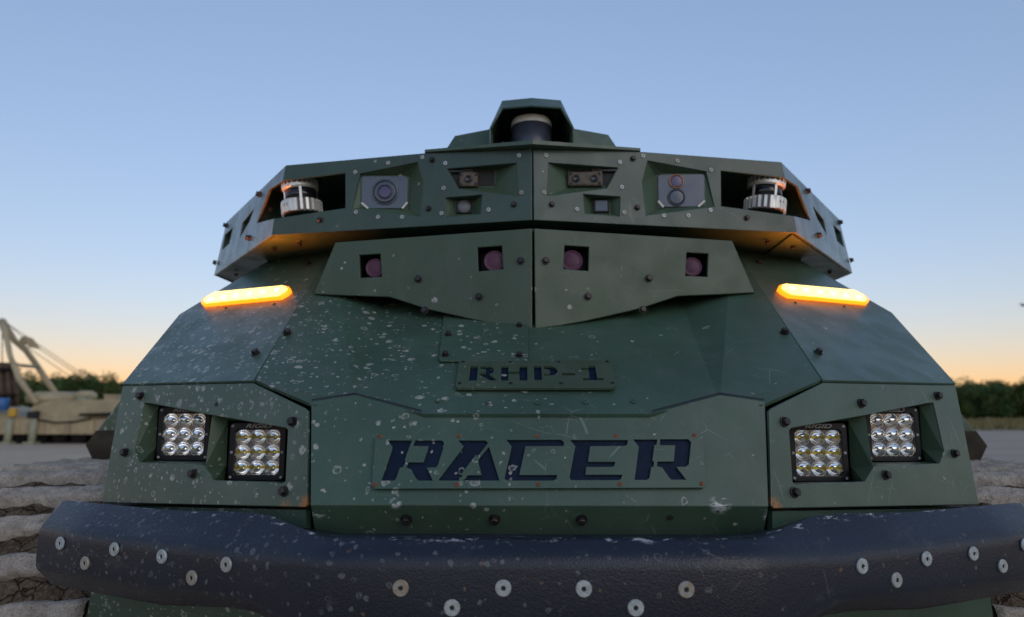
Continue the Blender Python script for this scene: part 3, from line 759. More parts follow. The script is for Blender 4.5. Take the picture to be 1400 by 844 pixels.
    hole = box('camera_slot', sm((P(614, 234, yc)+P(677, 254, yc))/2, m), ((P(677, 234, yc)-P(616, 234, yc)).x, .002, (P(640, 233, yc)-P(640, 254.5, yc)).z), M['dark'], fpl)
    wd = 25 if not m else 47
    x0 = 628.5 if not m else 633
    a, b = P(x0, 237.5, yc-.006), P(x0+wd, 256.5, yc-.006)
    cc = sm((a+b)/2, m)
    cb = box('stereo_camera' if m else 'compact_camera', cc, (abs(b.x-a.x), .02, abs(a.z-b.z)), M['tanbox'], veh, bevel=.0035)
    for lx in ((0,) if not m else (-.26, .26)):
        v, f = lathe_vf([(.0088, 0), (.0088, .003), (.0065, .003), (.006, .0005), (.0005, .0015)], 16, True)
        mk('camera_lens', v, f, M['glassblk'], cb, True, orient(cc+Vector((lx*abs(b.x-a.x), -.0105, 0)), fwd))
    for (sx, sz) in ((-1, -1), (-1, 1), (1, -1), (1, 1)):
        fix('screw', 'screw', cc+Vector((sx*abs(b.x-a.x)*.41, -.0102, sz*abs(a.z-b.z)*.33)), fwd, cb)
    a2, b2 = P(613, 233, yc-.004), P(648, 233, yc-.004)
    box('bracket', sm((a2+b2)/2, m)+Vector((0, 0, -.004)), (abs(b2.x-a2.x), .012, .007), M['bolt'], cb, bevel=.002)
    box('bracket', sm(P(640, 235.5, yc-.004), m), (.022, .012, .010), M['tanbox'], cb, bevel=.002)
    # square sensor
    a, b = P(623.4, 274, yq-.004), P(646, 292, yq-.004); cc = sm((a+b)/2, m); wx, wz = abs(b.x-a.x), abs(a.z-b.z)
    sq = box('small_camera', cc+Vector((0, .001, 0)), (wx, .006, wz), M['black'], veh, bevel=.0015)
    if not m:
        v, f = lathe_vf([(wz*.48, 0), (wz*.46, .0012), (.0004, .0016)], 24, True); mk('camera_lens', v, f, M['lensgrey'], sq, True, orient(cc+Vector((0, -.0022, 0)), fwd))
    else: box('camera_lens', cc+Vector((0, -.0028, 0)), (wx*.72, .002, wz*.8), M['pane'], sq, bevel=.0008)
    # ---- lidar bay behind the corner opening
    a = fp(473, 260); d = sp_(352, 290); k0 = (hb1+ht1)/2
    zf, zc_ = H+.464, H+.590
    pa, pd, pk = Vector((a.x, a.y+.012, 0)), Vector((d.x+.012, d.y, 0)), Vector((k0.x+.01, k0.y+.012, 0))
    pb = pa+Vector((.035, .22, 0)); pc = pd+Vector((.16, .14, 0))
    pl_ = [pk, pa, pb, pc, pd]
    vb = [Vector((q.x, q.y, z)) for z in (zf, zc_) for q in pl_]
    mk('sensor_bay', [sm(q, m) for q in vb], [(0, 1, 2, 3, 4), (5, 6, 7, 8, 9), (1, 2, 7, 6), (2, 3, 8, 7), (3, 4, 9, 8)], M['green_in'], veh)
    # lidar
    yl = 1.672; pxm = yl/F
    base = P(413.5, 292, yl); top = P(409.5, 247, yl); ax = (top-base).normalized(); hh = (top-base).length
    base = sm(base, m); ax = sm(ax, m)
    r = 26.5*pxm; MW = orient(base-ax*.006, ax, up=Vector((0, 1, 0)))
    v, f = lathe_vf([(r*.93, 0), (r*.94, hh*.10), (r*.90, hh*.36), (r*.84, hh*.42)], 32, True)
    lid = mk('lidar_sensor', v, f, M['aludark'], veh, mw=MW)
    v, f = lathe_vf([(r*.84, hh*.40), (r*.82, hh*.74)], 32, True)
    mk('lidar_window', v, f, M['glassblk'], lid, True, mw=MW)
    v, f = lathe_vf([(r*.86, hh*.73), (r*.95, hh*.77), (r*.95, hh*.85), (r*.70, hh*.855), (r*.68, hh*1.0)], 32, True)
    mk('lidar_cap', v, f, [M['alu'], M['aludark']], lid, mw=MW, matidx=[0]*96+[1]*32+[0, 1])
    for k in range(22):
        an = 2*math.pi*k/22
        vv, ff = box_vf((0, 0, 0), (.014, .0040, hh*.17)); mt = MW @ Matrix.Rotation(an, 4, 'Z') @ Matrix.Translation((r*.815, 0, hh*.92))
        mk('cooling_fin', vv, ff, M['alu'], lid, mw=mt)
    for k in range(22):
        an = 2*math.pi*(k+.5)/22
        vv, ff = box_vf((0, 0, 0), (.010, .0068, hh*.34)); mt = MW @ Matrix.Rotation(an, 4, 'Z') @ Matrix.Translation((r*.965, 0, hh*.19))
        mk('cooling_fin', vv, ff, M['alu'], lid, mw=mt)
    wa = math.atan2(-.835, -.55 if not m else .55); av, af = [], []
    for k in range(9):
        an = wa-.62+1.24*k/8
        for (rr_, zz_) in ((1.052, .0), (1.052, .34), (.90, .40)): av.append(Vector((base.x, base.y, base.z))-ax*.006+ax*hh*zz_+Vector((math.cos(an), math.sin(an), 0))*r*rr_)
    for k in range(8): af += [(3*k, 3*k+3, 3*k+4, 3*k+1), (3*k+1, 3*k+4, 3*k+5, 3*k+2)]
    mk('lidar_nameplate', av, af, M['alu'], lid, True)
    for an in (.6, 2.2, 3.6, 5.0):
        vv, ff = box_vf((0, 0, 0), (.004, .006, hh*.34)); mt = MW @ Matrix.Rotation(an, 4, 'Z') @ Matrix.Translation((r*.83, 0, hh*.57))
        mk('window_post', vv, ff, M['alu'], lid, mw=mt)
    bw = [Vector((x_, y_, 0)) for x_, y_ in ((-.006, -.004), (0, -.0015), (.006, -.004), (.006, .004), (0, .0015), (-.006, .004))]
    dirn = (Vector((sm(P(396, 284, 1.5), m).x, 1.5, 0))-Vector((base.x, base.y, 0))).normalized()
    mk('lidar_emblem', bw, [(0, 1, 4, 5), (1, 2, 3, 4)], M['dark'], lid, mw=orient(base-ax*.006+ax*hh*.2+Vector((-.55 if not m else .55, -.835, 0))*r*1.066, Vector((-.55 if not m else .55, -.835, 0))))
    v, f = lathe_vf([(.012, 0), (.012, .05)], 12, True)
    mk('cable_plug', v, f, M['black'], lid, mw=orient(base+Vector((.05 if not m else -.05, .05, .012)), Vector((1, -.3, 0)) if not m else Vector((-1, -.3, 0))))
    # ---- undersides
    ui = PZ(410, 349, ZB+.002); z_ = H+ZB+.002
    vb = [Vector((0, hb0.y+.008, z_)), Vector((hb1.x+.008, hb1.y+.008, z_)), Vector((ui.x, ui.y, z_)), Vector((0, ui.y+.1, z_))]
    un = mk('head_underside', [sm(q, m) for q in vb], [(0, 1, 2, 3)], M['green'], veh, solid=.005)
    vb = [Vector((hb1.x+.008, hb1.y+.008, z_)), Vector((hb2.x+.008, hb2.y, z_)), Vector((hb2.x+.01, hb2.y+.6, z_)), Vector((ui.x, ui.y+.6, z_)), Vector((ui.x, ui.y, z_))]
    un2 = mk('head_underside', [sm(q, m) for q in vb], [(0, 1, 2, 3, 4)], M['green'], veh, solid=.005)
    for q, u_ in (((409.5, 329.5), un), ((374.5, 337), un2), ((323, 372), un2)):
        fix('bolt8', 'bolt', sm(PZ(*q, ZB+.002), m), Vector((0, 0, -1)), u_, .0055)
    # head top and rear flank
    zt = H+ZT-.004
    rear_b, rear_t = Vector((hb2.x, hb2.y+.6, H+ZB)), Vector((ht2.x, ht2.y+.6, H+ZT))
    tc = fp(727.3, 204)
    vb = [Vector((0, tc.y+.004, tc.z-.004)), Vector((ht1.x+.006, ht1.y+.006, zt)), Vector((ht2.x+.006, ht2.y, zt)), Vector((rear_t.x, rear_t.y, zt)), Vector((0, rear_t.y, tc.z-.004))]
    mk('head_roof', [sm(q, m) for q in vb], [(0, 1, 2, 3, 4)], M['green'], veh, solid=.005)
    vb = [hb2+Vector((.004, .004, 0)), ht2+Vector((.004, .004, 0)), rear_t, rear_b]
    mk('head_rear_flank', [sm(q, m) for q in vb], [(0, 1, 2, 3)], M['green'], veh, solid=.006)
    vb = [rear_t, rear_b, Vector((0, rear_b.y, rear_b.z)), Vector((0, rear_t.y, rear_t.z))]
    mk('head_back', [sm(q, m) for q in vb], [(0, 1, 2, 3)], M['green'], veh, solid=.006)

# ---- lid plate over the prow
lc = fp(727.3, 204); lc.x = 0; lt = fp(581, 209.5)
tip = lt+Vector((0, -.004, .001))
lp = [lc+Vector((0, -.028, .001)), tip, Vector((lt.x-.05, 2.1, lc.z+.001)), Vector((-lt.x+.05, 2.1, lc.z+.001)), mir(tip)]
n_ = len(lp); zl1 = lc.z+.0105
lidp = mk('roof_plate', [q.copy() for q in lp]+[q+Vector((0, 0, t_)) for q, t_ in zip(lp, (.0095, .006, .0095, .0095, .006))],
   [(0, 1, 2), (0, 2, 3), (0, 3, 4), (5, 6, 7), (5, 7, 8), (5, 8, 9)]+[(k, (k+1) % n_, n_+(k+1) % n_, n_+k) for k in range(n_)], M['green'], veh)
# lidar shroud
yf = 1.66
def S3(px, py, Y): return P(px, py, Y)
lw = [S3(669, 192, yf), S3(686, 148, yf-.012), S3(728, 144.5, yf-.035), S3(686.5, 138, yf+.03), S3(728, 134, yf+.005)]
def c0(v): v = v.copy(); v.x = 0; return v
for k in (2, 4): lw[k] = c0(lw[k])
zb = zl1
for m in SIDES:
    a_, b_, c_, d_, e_ = lw
    a_ = Vector((a_.x, a_.y, zb))
    bka, bkd = a_+Vector((.0, .26, 0)), d_+Vector((0, .22, 0))
    mk('shroud_brow', [sm(q, m) for q in (b_, c_, e_, d_)], [(0, 1, 2, 3)], M['green'], veh, solid=.004)
    k_s = S3(669, 176, yf-.004); kb = k_s+Vector((0, .25, 0))
    mk('shroud_side', [sm(q, m) for q in (a_, k_s, b_, d_, bkd, kb, bka)], [(0, 1, 5, 6), (1, 2, 3), (1, 3, 4, 5)], M['green'], veh, solid=.004)
    bke = e_+Vector((0, .24, 0))
    mk('shroud_roof', [sm(q, m) for q in (d_, e_, bke, bkd)], [(0, 1, 2, 3)], M['green'], veh, solid=.004)
    mk('shroud_back', [sm(q, m) for q in (bka, bkd, bke, Vector((0, bka.y, zb)))], [(0, 1, 2, 3)], M['green'], veh, solid=.004)
    # shoulder fairing
    f0, f1, f2 = P(588, 207, 1.70), P(622, 186, 1.72), P(674, 176.0, 1.70)
    f0 = Vector((f0.x, f0.y, zb)); f3 = Vector((P(674, 190, 1.68).x, 1.68, zb))
    bb = Vector((0, .3, 0))
    fq = [f0, f1, f2, f3]
    mk('shoulder_fairing', [sm(q, m) for q in fq+[q+bb for q in fq]], [(0, 1, 2, 3), (0, 1, 5, 4), (1, 2, 6, 5), (4, 5, 6, 7)], M['green'], veh)
    fpn = Plane(f0, f1, f3); fpn = fpn.mirror() if m else fpn
    for q in ((659, 184), (629, 190.5)):
        ppn = Plane(f0, f1, f3); fix('rivet', 'rivet', sm(ppn.hit(*q), m), sm(ppn.n, m), veh, .0003)
# top lidar
yl = 1.722; r = 30.5*(yl-.056)/F
bz = zb+.010; tz = P(728, 155, yl-.055).z
v, f = lathe_vf([(r*1.1, 0), (r*1.1, bz-zb), (r*.97, bz-zb+.004)], 36, True)
tl = mk('lidar_sensor', v, f, M['green_in'], veh, mw=Matrix.Translation((0, yl, zb)))
hz = tz-bz
v, f = lathe_vf([(r*.99, bz-zb), (r*.99, bz-zb+.006)], 36, True); mk('lidar_collar', v, f, M['white'], tl, True, mw=Matrix.Translation((0, yl, zb)))
v, f = lathe_vf([(r*.97, .006), (r*.97, hz*.87)], 48, True); mk('lidar_window', v, f, M['lidarwin'], tl, True, mw=Matrix.Translation((0, yl, bz)))
v, f = lathe_vf([(r*.99, hz*.87), (r*1.0, hz*.93), (r*.95, hz), (r*.6, hz*1.02)], 48, True); mk('lidar_cap', v, f, M['white'], tl, mw=Matrix.Translation((0, yl, bz)))
box('lidar_base_strip', (0, 1.615, zb+.006), (.17, .03, .012), M['green'], tl, bevel=.002)

# ---- bumper: swept tube with chamfers
def bsec(x, y, prof): return [Vector((x, y+dy, H+z)) for dy, z in prof]
def prof(t, ch, fr, lo, bt, bk, top=-.185):
    """soft-creased section: top back edge t, chamfer front height ch, face start fr, face end lo, bottom bt"""
    (ty, tz), (by, bz) = t, bt
    p = [(ty+.012, tz-.003), (ty, tz), (ty-.006, tz-.004), (.018, ch+.012), (.007, ch+.003), (.0015, ch-.005), (0, ch-.016),
         (0, lo+.014), (.0015, lo+.004), (.007, lo-.004), (by-.006, bz+.005), (by, bz), (by+.012, bz-.001), (bk, bz), (bk, top)]
    return p
pc_ = prof((.034, -.176), -.196, 0, -.295, (.040, -.340), .11)
pw = prof((.066, -.161), -.205, 0, -.268, (.054, -.300), .13)
po = prof((.060, -.167), -.207, 0, -.274, (.050, -.313), .13, -.188)
pe = [(max(a, .0)+(.030 if a < .05 else .010), b*.985-.004) for a, b in po]
secs = [(.0, .938, pc_), (.10, .938, pc_), (.20, .939, pc_), (.285, .940, pc_), (.303, .946, pc_), (.36, .976, [tuple((a+b)/2 for a, b in zip(p, q)) for p, q in zip(pc_, pw)]),
        (.412, 1.002, pw), (.430, 1.012, pw), (.47, 1.030, pw), (.60, 1.091, po), (.75, 1.160, po), (.864, 1.213, po), (.879, 1.221, pe)]
full = [(-x, y, p) for x, y, p in reversed(secs[1:])]+secs
bv, bf = [], []
npf = len(pc_)
for x, y, p in full: bv += bsec(x, y, p)
for i in range(len(full)-1):
    for k in range(npf):
        k2 = (k+1) % npf; bf.append((i*npf+k, i*npf+k2, (i+1)*npf+k2, (i+1)*npf+k))
bf += [tuple(range(npf)), tuple((len(full)-1)*npf+k for k in range(npf))]
bump = mk('bumper', bv, bf, M['bumper'], veh, True)
bump.data.set_sharp_from_angle(angle=R(50))
bump['label'] = 'black textured steel bumper with zinc washers and rubbed top edge'
wing_pl = Plane(Vector((-.45, 1.021, H-.22)), Vector((-.45, 1.021, H-.28)), Vector((-.868, 1.214, H-.25)))
cen_pl = Plane(Vector((0, .938, H-.22)), Vector((0, .938, H-.28)), Vector((.1, .938, H-.25)))
fix_px('bigwash', 'washer', wing_pl, [(83, 743), (117, 770), (157, 751), (222, 761), (263, 790), (310, 772)], bump, .0)
fix_px('bigwash', 'washer', wing_pl.mirror(), [(1178, 774), (1225, 793), (1266, 764), (1330, 757), (1370, 774), (1401, 745)], bump, .0)
fix_px('bigwash', 'washer', cen_pl, [(548, 804), (688, 804), (798, 805), (938, 806), (618, 831), (869, 831)], bump, .0)
for m in SIDES:
    for x in (.33, .62): box('bumper_bracket', sm(Vector((x, 1.12 if x < .5 else 1.28, H-.27)), m), (.05, .16, .07), M['black'], veh)

# ---- side sponsons, mud flaps, tracks
for m in SIDES:
    sec = [(-.80, .10), (-1.28, .05), (-1.357, -.062), (-1.384, -.112), (-1.36, -.155), (-.80, -.155)]
    ys = [(2.15, 1.0), (4.9, 1.0)]
    vb = [Vector((x, yy, H+z)) for yy, _ in ys for x, z in sec]
    n6 = 6
    mk('side_sponson', [sm(q, m) for q in vb], [tuple(range(6)), tuple(range(6, 12))]+[(k, (k+1) % 6, 6+(k+1) % 6, 6+k) for k in range(6)], M['green'], veh, bevel=.006)
    mk('sponson_shade_skin', [sm(Vector(q), m) for q in ((-1.360, 2.143, H-.070), (-1.389, 2.143, H-.114), (-1.363, 2.143, H-.160), (-.95, 2.143, H-.160), (-.95, 2.143, H-.066),
        (-1.362, 4.8, H-.070), (-1.391, 4.8, H-.114), (-1.365, 4.8, H-.160))], [(0, 1, 2, 3, 4), (0, 1, 6, 5), (1, 2, 7, 6)], M['sponson_shade'], veh)  # added skin: dusty brown, darkened to stand for shade on the lower facet
    vb = [Vector((-1.385, 2.09, H-.188)), Vector((-1.375, 2.09, H-.174)), Vector((-1.32, 2.10, H-.158)), Vector((-.95, 2.10, H-.158)), Vector((-.95, 2.09, H-.188)), ]
    vb2 = [q+Vector((.02, .25, .004)) for q in vb]
    mk('mud_flap', [sm(q, m) for q in vb+vb2], [tuple(range(5)), tuple(range(5, 10))]+[(k, (k+1) % 5, 5+(k+1) % 5, 5+k) for k in range(5)], M['rubber'], veh)
    # track loop: front idler, rear sprocket
    yc1, zc1, r1 = 1.85, -.55, .385
    yc2, zc2, r2 = 4.75, -.60, .36
    xin, xout = -.935, -1.42
    path = []
    for k in range(0, 13): a = R(-8+15*k); path.append((yc1-r1*math.sin(a), H+zc1+r1*math.cos(a), a))
    # lower run to ground contact, rear, top run back to the front
    pts = [(p[0], p[1]) for p in path]
    pts += [(2.30, .035), (4.2, .035), (4.75, .12), (5.05, .40), (5.12, .72), (4.98, 1.0), (4.7, 1.10)]
    # resample at one pitch
    loop = pts+[pts[0]]; L = [0]
    for a_, b_ in zip(loop, loop[1:]): L.append(L[-1]+math.hypot(b_[0]-a_[0], b_[1]-a_[1]))
    Np = round(L[-1]/.1015); pitch_t = L[-1]/Np
    def at(s):
        s %= L[-1]
        for i in range(len(loop)-1):
            if s <= L[i+1]:
                t = (s-L[i])/(L[i+1]-L[i]); a_, b_ = loop[i], loop[i+1]
                return Vector((0, a_[0]+(b_[0]-a_[0])*t, a_[1]+(b_[1]-a_[1])*t)), Vector((0, b_[0]-a_[0], b_[1]-a_[1])).normalized()
    # caked belt under the pads
    nb_, nw = Np*9, 34
    bvv, bff = [], []
    for i in range(nb_):
        p, t = at(i*L[-1]/nb_); nn = Vector((0, t.z, -t.y)); nn = nn if True else nn
        for k in range(nw+1):
            x = xin+(xout-xin)*k/nw
            q = Vector((x, p.y, p.z)); dsp = noise.noise(q*11)*.013+noise.noise(q*33)*.009+noise.noise(q*80)*.004-.006
            edge = .0 if 0 < k < nw else -.02
            bvv.append(sm(q+nn*(dsp+edge), m))
    for i in range(nb_):
        for k in range(nw):
            a_, b_ = i*(nw+1)+k, ((i+1) % nb_)*(nw+1)+k; bff.append((a_, a_+1, b_+1, b_))
    trk = mk('track', bvv, bff, M['soil'], veh, True)
    trk['label'] = 'dusty rubber track caked with cracked soil'
    pad_meshes = []
    for vnt in range(4):
        bmp = bmesh.new(); nx, nt = 70, 12
        grid = []
        for i in range(nx+1):
            row = []
            for j in range(nt+1):
                u = i/nx; tt = j/nt
                x = (u-.5)*.470; y = (tt-.5)*(.056+.014*noise.noise(Vector((x*13, vnt*9, 3)))) + (u-.5)*.030 + noise.noise(Vector((x*8, vnt*5, 0)))*.009+ noise.noise(Vector((x*34, vnt*5, tt)))*.004
                zz = .013*min(1, 5.0*min(tt, 1-tt))+.005*noise.noise(Vector((x*14, y*30, vnt*7)))+.004*noise.noise(Vector((x*45, y*60, vnt)))+.0025*noise.noise(Vector((x*110, y*110, vnt*3)))
                if i in (0, nx): zz -= .012
                if j in (0, nt): zz -= .022
                row.append(bmp.verts.new((x, y, zz)))
            grid.append(row)
        for i in range(nx):
            for j in range(nt): bmp.faces.new((grid[i][j], grid[i+1][j], grid[i+1][j+1], grid[i][j+1]))
        pm = bpy.data.meshes.new('track_pad'); bmp.to_mesh(pm); bmp.free(); pm.materials.append(M['pad'])
        for p_ in pm.polygons: p_.use_smooth = True
        pad_meshes.append(pm)
    for i in range(Np):
        p, t = at((i+.35)*pitch_t); nn = Vector((0, t.z, -t.y))
        X = Vector((1, 0, 0)) if not m else Vector((1, 0, 0))
        mw = Matrix((X, nn.cross(X), nn)).transposed().to_4x4(); mw.translation = Vector((((xin+xout)/2)*(-1 if m else 1), p.y, p.z))+nn*.004
        if m: mw = mw @ Matrix.Diagonal((-1, 1, 1, 1))
        o = bpy.data.objects.new('track_pad', pad_meshes[(i*7+(3 if m else 0)) % 4]); col.objects.link(o); attach(o, trk, mw)
    # idler and road wheels
    for (yy, zz, rr_) in ((yc1, H+zc1, r1-.05), (2.45, .33, .26), (3.05, .33, .26), (3.65, .33, .26), (4.2, .36, .26), (4.72, .62, .42)):
        v, f = lathe_vf([(rr_*.3, -.13), (rr_*.9, -.13), (rr_, -.10), (rr_, .10), (rr_*.9, .13), (rr_*.3, .13)], 28, True)
        mk('road_wheel', v, f, M['rubber'], veh, True, mw=orient(Vector((-1.12*(-1 if m else 1), yy, zz)), Vector((1, 0, 0))))
# main hull and rear deck
mk('rear_hull', [Vector((x, y, z)) for x in (-.82, .82) for y, z in ((1.75, .45), (1.62, .80), (2.0, 1.30), (2.4, 1.70), (4.9, 1.72), (5.0, .5))],
   [(0, 1, 2, 3, 4, 5), (6, 7, 8, 9, 10, 11)]+[(k, (k+1) % 6, 6+(k+1) % 6, 6+k) for k in range(6)], M['green'], veh)

# ================================================================== BACKGROUND
# ---- tan recovery vehicle
M['tan'] = flat('tan_paint', (.36, .285, .175), .65, 0, .22, 1.2)
M['tan2'] = flat('pale_tan_paint', (.36, .30, .185), .65, 0, .18, 1.5)
M['sage'] = flat('pale_green_paint', (.27, .28, .19), .7, 0, .15, 2)
M['brown'] = flat('brown_canvas', (.10, .070, .048), .9, 0, .25, 4)
M['bluep'] = flat('blue_plastic', (.03, .12, .33), .5, 0, .1, 4)
M['yellowp'] = flat('yellow_plastic', (.55, .32, .03), .5, 0, .1, 4)
YV = 25.0; k_ = YV/F
def V(px, py, dy=0.0): return P(px, py, YV+dy)
rv = thing('recovery_vehicle', (V(20, 600).x, YV+1.6, 0), 'tan tracked recovery vehicle with raised A-frame boom and cables, parked on the gravel', 'vehicle')
xr = V(235, 600).x; xl = V(-75, 600).x
def prism(name, poly, y0, y1, mat, parent, bevel=.02):
    n = len(poly); v = [Vector((p.x, y0, p.z)) for p in poly]+[Vector((p.x, y1, p.z)) for p in poly]
    return mk(name, v, [tuple(range(n)), tuple(range(n, 2*n))]+[(k, (k+1) % n, n+(k+1) % n, n+k) for k in range(n)], mat, parent, bevel=bevel)
prism('hull', [V(-75, 590), V(-75, 560), V(-60, 553), V(25, 573), V(37, 553), V(60, 548), V(150, 546), V(175, 548), V(235, 562), V(235, 590)], YV+.35, YV+3.1, M['tan2'], rv)
for k in range(9):
    xa = -75+34*k; s_ = prism('side_skirt', [V(xa+.6, 594), V(xa+.6, 574), V(xa+33.4, 573.4), V(xa+33.4, 594)], YV, YV+.06, M['tan'], rv, .01)
    for q in (.25, .75): box('skirt_rib', V(xa+33*q, 584)+Vector((0, -.012, 0)), (.05, .03, .42), M['tan2'], s_)
prism('deck_rail', [V(108, 569), V(108, 565.5), V(200, 562.5), V(200, 567)], YV-.02, YV+.3, M['rubber'], rv, .01)
prism('vision_block', [V(33, 572), V(35, 563), V(47, 562), V(46, 572)], YV+.1, YV+.3, M['dark'], rv, .01)
v, f = lathe_vf([(.36, 0), (.40, .10), (.36, .25), (.20, .34)], 20, True)
mk('cupola', v, f, M['tan2'], rv, True, Matrix.Translation(V(117, 546.5, 1.4)))
v, f = lathe_vf([(1.0, 0), (1.05, .25), (.7, .42)], 24, True)
mk('hatch_ring', v, f, M['tan2'], rv, True, Matrix.Translation(V(78, 551, 1.5)))
for q in range(11):
    v, f = lathe_vf([(.10, -.2), (.27, -.2), (.30, -.15), (.30, .15), (.27, .2), (.10, .2)], 20, True)
    mk('road_wheel', v, f, M['rubber'], rv, True, orient(Vector((V(-62+27*q, 600).x, YV+.45, .31)), Vector((0, 1, 0))))
v_, f_ = box_vf(((xl+xr)/2, YV+.45, .035), (xr-xl-.6, .5, .07)); mk('track', v_, f_, M['rubber'], rv, bevel=.02)
v_, f_ = box_vf(((xl+xr)/2, YV+2.9, .2), (xr-xl-.6, .5, .4)); mk('track', v_, f_, M['rubber'], rv, bevel=.02)
def bar(name, a, b, r, mat, parent, r2=None, seg=10):
    r2 = r2 or r; d = (b-a); v, f = lathe_vf([(r, 0), (r2, d.length)], seg, True)
    return mk(name, v, f, mat, parent, True, orient(a, d))
def curve_bar(name, pts, rs, mat, parent, seg=10):
    v, f = [], []
    for i, p in enumerate(pts):
        t = (pts[min(i+1, len(pts)-1)]-pts[max(i-1, 0)]).normalized(); mm = orient(p, t, up=Vector((0, 1, 0)))
        for k in range(seg): a = 2*math.pi*k/seg; v.append(mm @ Vector((rs[i]*math.cos(a), rs[i]*math.sin(a), 0)))
    for i in range(len(pts)-1):
        for k in range(seg): f.append((i*seg+k, i*seg+(k+1) % seg, (i+1)*seg+(k+1) % seg, (i+1)*seg+k))
    f += [tuple(range(seg)), tuple((len(pts)-1)*seg+k for k in range(seg))]
    return mk(name, v, f, mat, parent, True)
for (xa, xb, ya, yb, dd) in ((92, 104, 549, 541, .5), (126, 143, 547.5, 540, .7), (60, 68, 550, 541, .9), (148, 160, 548, 543, .6)):
    sb_ = prism('stowage_box', [V(xa, ya), V(xa, yb), V(xb, yb), V(xb, ya)], YV+dd, YV+dd+.5, M['tan'] if xa % 4 else M['sage'], rv, .02)
    box('box_lid', (V(xa, yb).x/2+V(xb, yb).x/2, YV+dd+.25, V(xa, yb).z+.012), (abs(V(xb, yb).x-V(xa, yb).x)*1.05, .54, .04), M['tan2'], sb_)
curve_bar('tow_cable', [V(50, 574, -.05), V(75, 578, -.06), V(100, 577, -.06), V(125, 572.5, -.05)], [.03]*4, M['rubber'], rv, 6)
bar('antenna', V(140, 541, .9), V(141, 505, .9), .012, M['rubber'], rv, .006, 6)
v, f = lathe_vf([(.10, -.3), (.24, -.3), (.24, -.26), (.16, -.25), (.16, .25), (.24, .26), (.24, .3), (.10, .3)], 18, True)
mk('winch_drum', v, f, M['brown'], rv, True, orient(V(66, 545, 1.2), Vector((1, .2, 0))))
boom = curve_bar('boom_leg', [V(2, 438, 1.0), V(9, 462, .8), V(14, 487, .6), V(27, 520, .4), V(50, 552, .3)], [.13, .10, .09, .11, .10], M['tan2'], rv)
boom2 = curve_bar('boom_leg', [V(3, 439, 1.2), V(20, 466, 1.8), V(36, 480, 2.2), V(52, 502, 2.6), V(66, 524, 2.8), V(84, 549, 2.9)], [.13, .11, .11, .11, .12, .11], M['tan2'], rv)
prism('boom_web', [V(8, 455), V(15, 472), V(31, 475), V(20, 460)], YV+.9, YV+1.0, M['tan'], boom, .005)
bar('boom_crossbar', V(20, 499, .5), V(52, 502, 2.6), .07, M['tan2'], boom)
v, f = lathe_vf([(.10, -.12), (.16, -.12), (.16, .12), (.10, .12)], 14, True)
mk('sheave', v, f, M['tan'], boom, True, orient(V(35, 466, 1.2), Vector((0, 1, 0))))
for (a, b) in (((6, 440), (122, 518)), ((36, 465), (118, 520)), ((30, 470), (104, 520)), ((8, 440), (36, 466))):
    bar('cable', V(*a, 1.2), V(*b, 1.6), .016, M['tan'], boom, seg=6)
for x in (14, 47):
    sl_ = bar('support_leg', Vector((V(x, 606).x, YV-.15, 0)), Vector((V(x, 606).x, YV-.12, .9)), .13, M['sage'], rv, .10)
    box('foot', (V(x, 606).x, YV-.15, .04), (.4, .4, .08), M['sage'], sl_, bevel=.02)
hl = thing('slung_load', tuple(V(6, 556, .8)), 'brown ribbed bundle slung beneath the tan A-frame boom', 'load')
for k in range(7):
    a = -1.2+k*.55
    xx = -10+k*5.2
    curve_bar('bundle_rod', [V(xx, 496, .8+.15*(k % 2)), V(xx+1, 525, .8+.15*(k % 2)), V(xx+4, 556, .8+.15*(k % 2))], [.07, .09, .08], M['brown'], hl, 8)
box('bundle_band', V(6, 505, .8), (.95, .5, .07), M['rubber'], hl); box('bundle_band', V(8, 540, .8), (.95, .5, .07), M['rubber'], hl)
bar('sling', V(3, 497, .85), V(3, 442, 1.0), .02, M['brown'], hl)
bd = lathe_vf([(.22, 0), (.25, .03), (.25, .42), (.22, .45)], 20, True)
d_ = mk('drum', bd[0], bd[1], M['bluep'], None, True, Matrix.Translation(V(1, 561, .15))); prop(d_, 'blue plastic drum on the tan recovery vehicle', 'drum')
cn = mk('fuel_can', *[[q+V(17, 568, .15) for q in box_vf((0, 0, .1), (.26, .16, .3))[0]], box_vf((0, 0, 0), (1, 1, 1))[1]], M['yellowp'], None, bevel=.03)
prop(cn, 'small yellow can beside the blue drum', 'can')

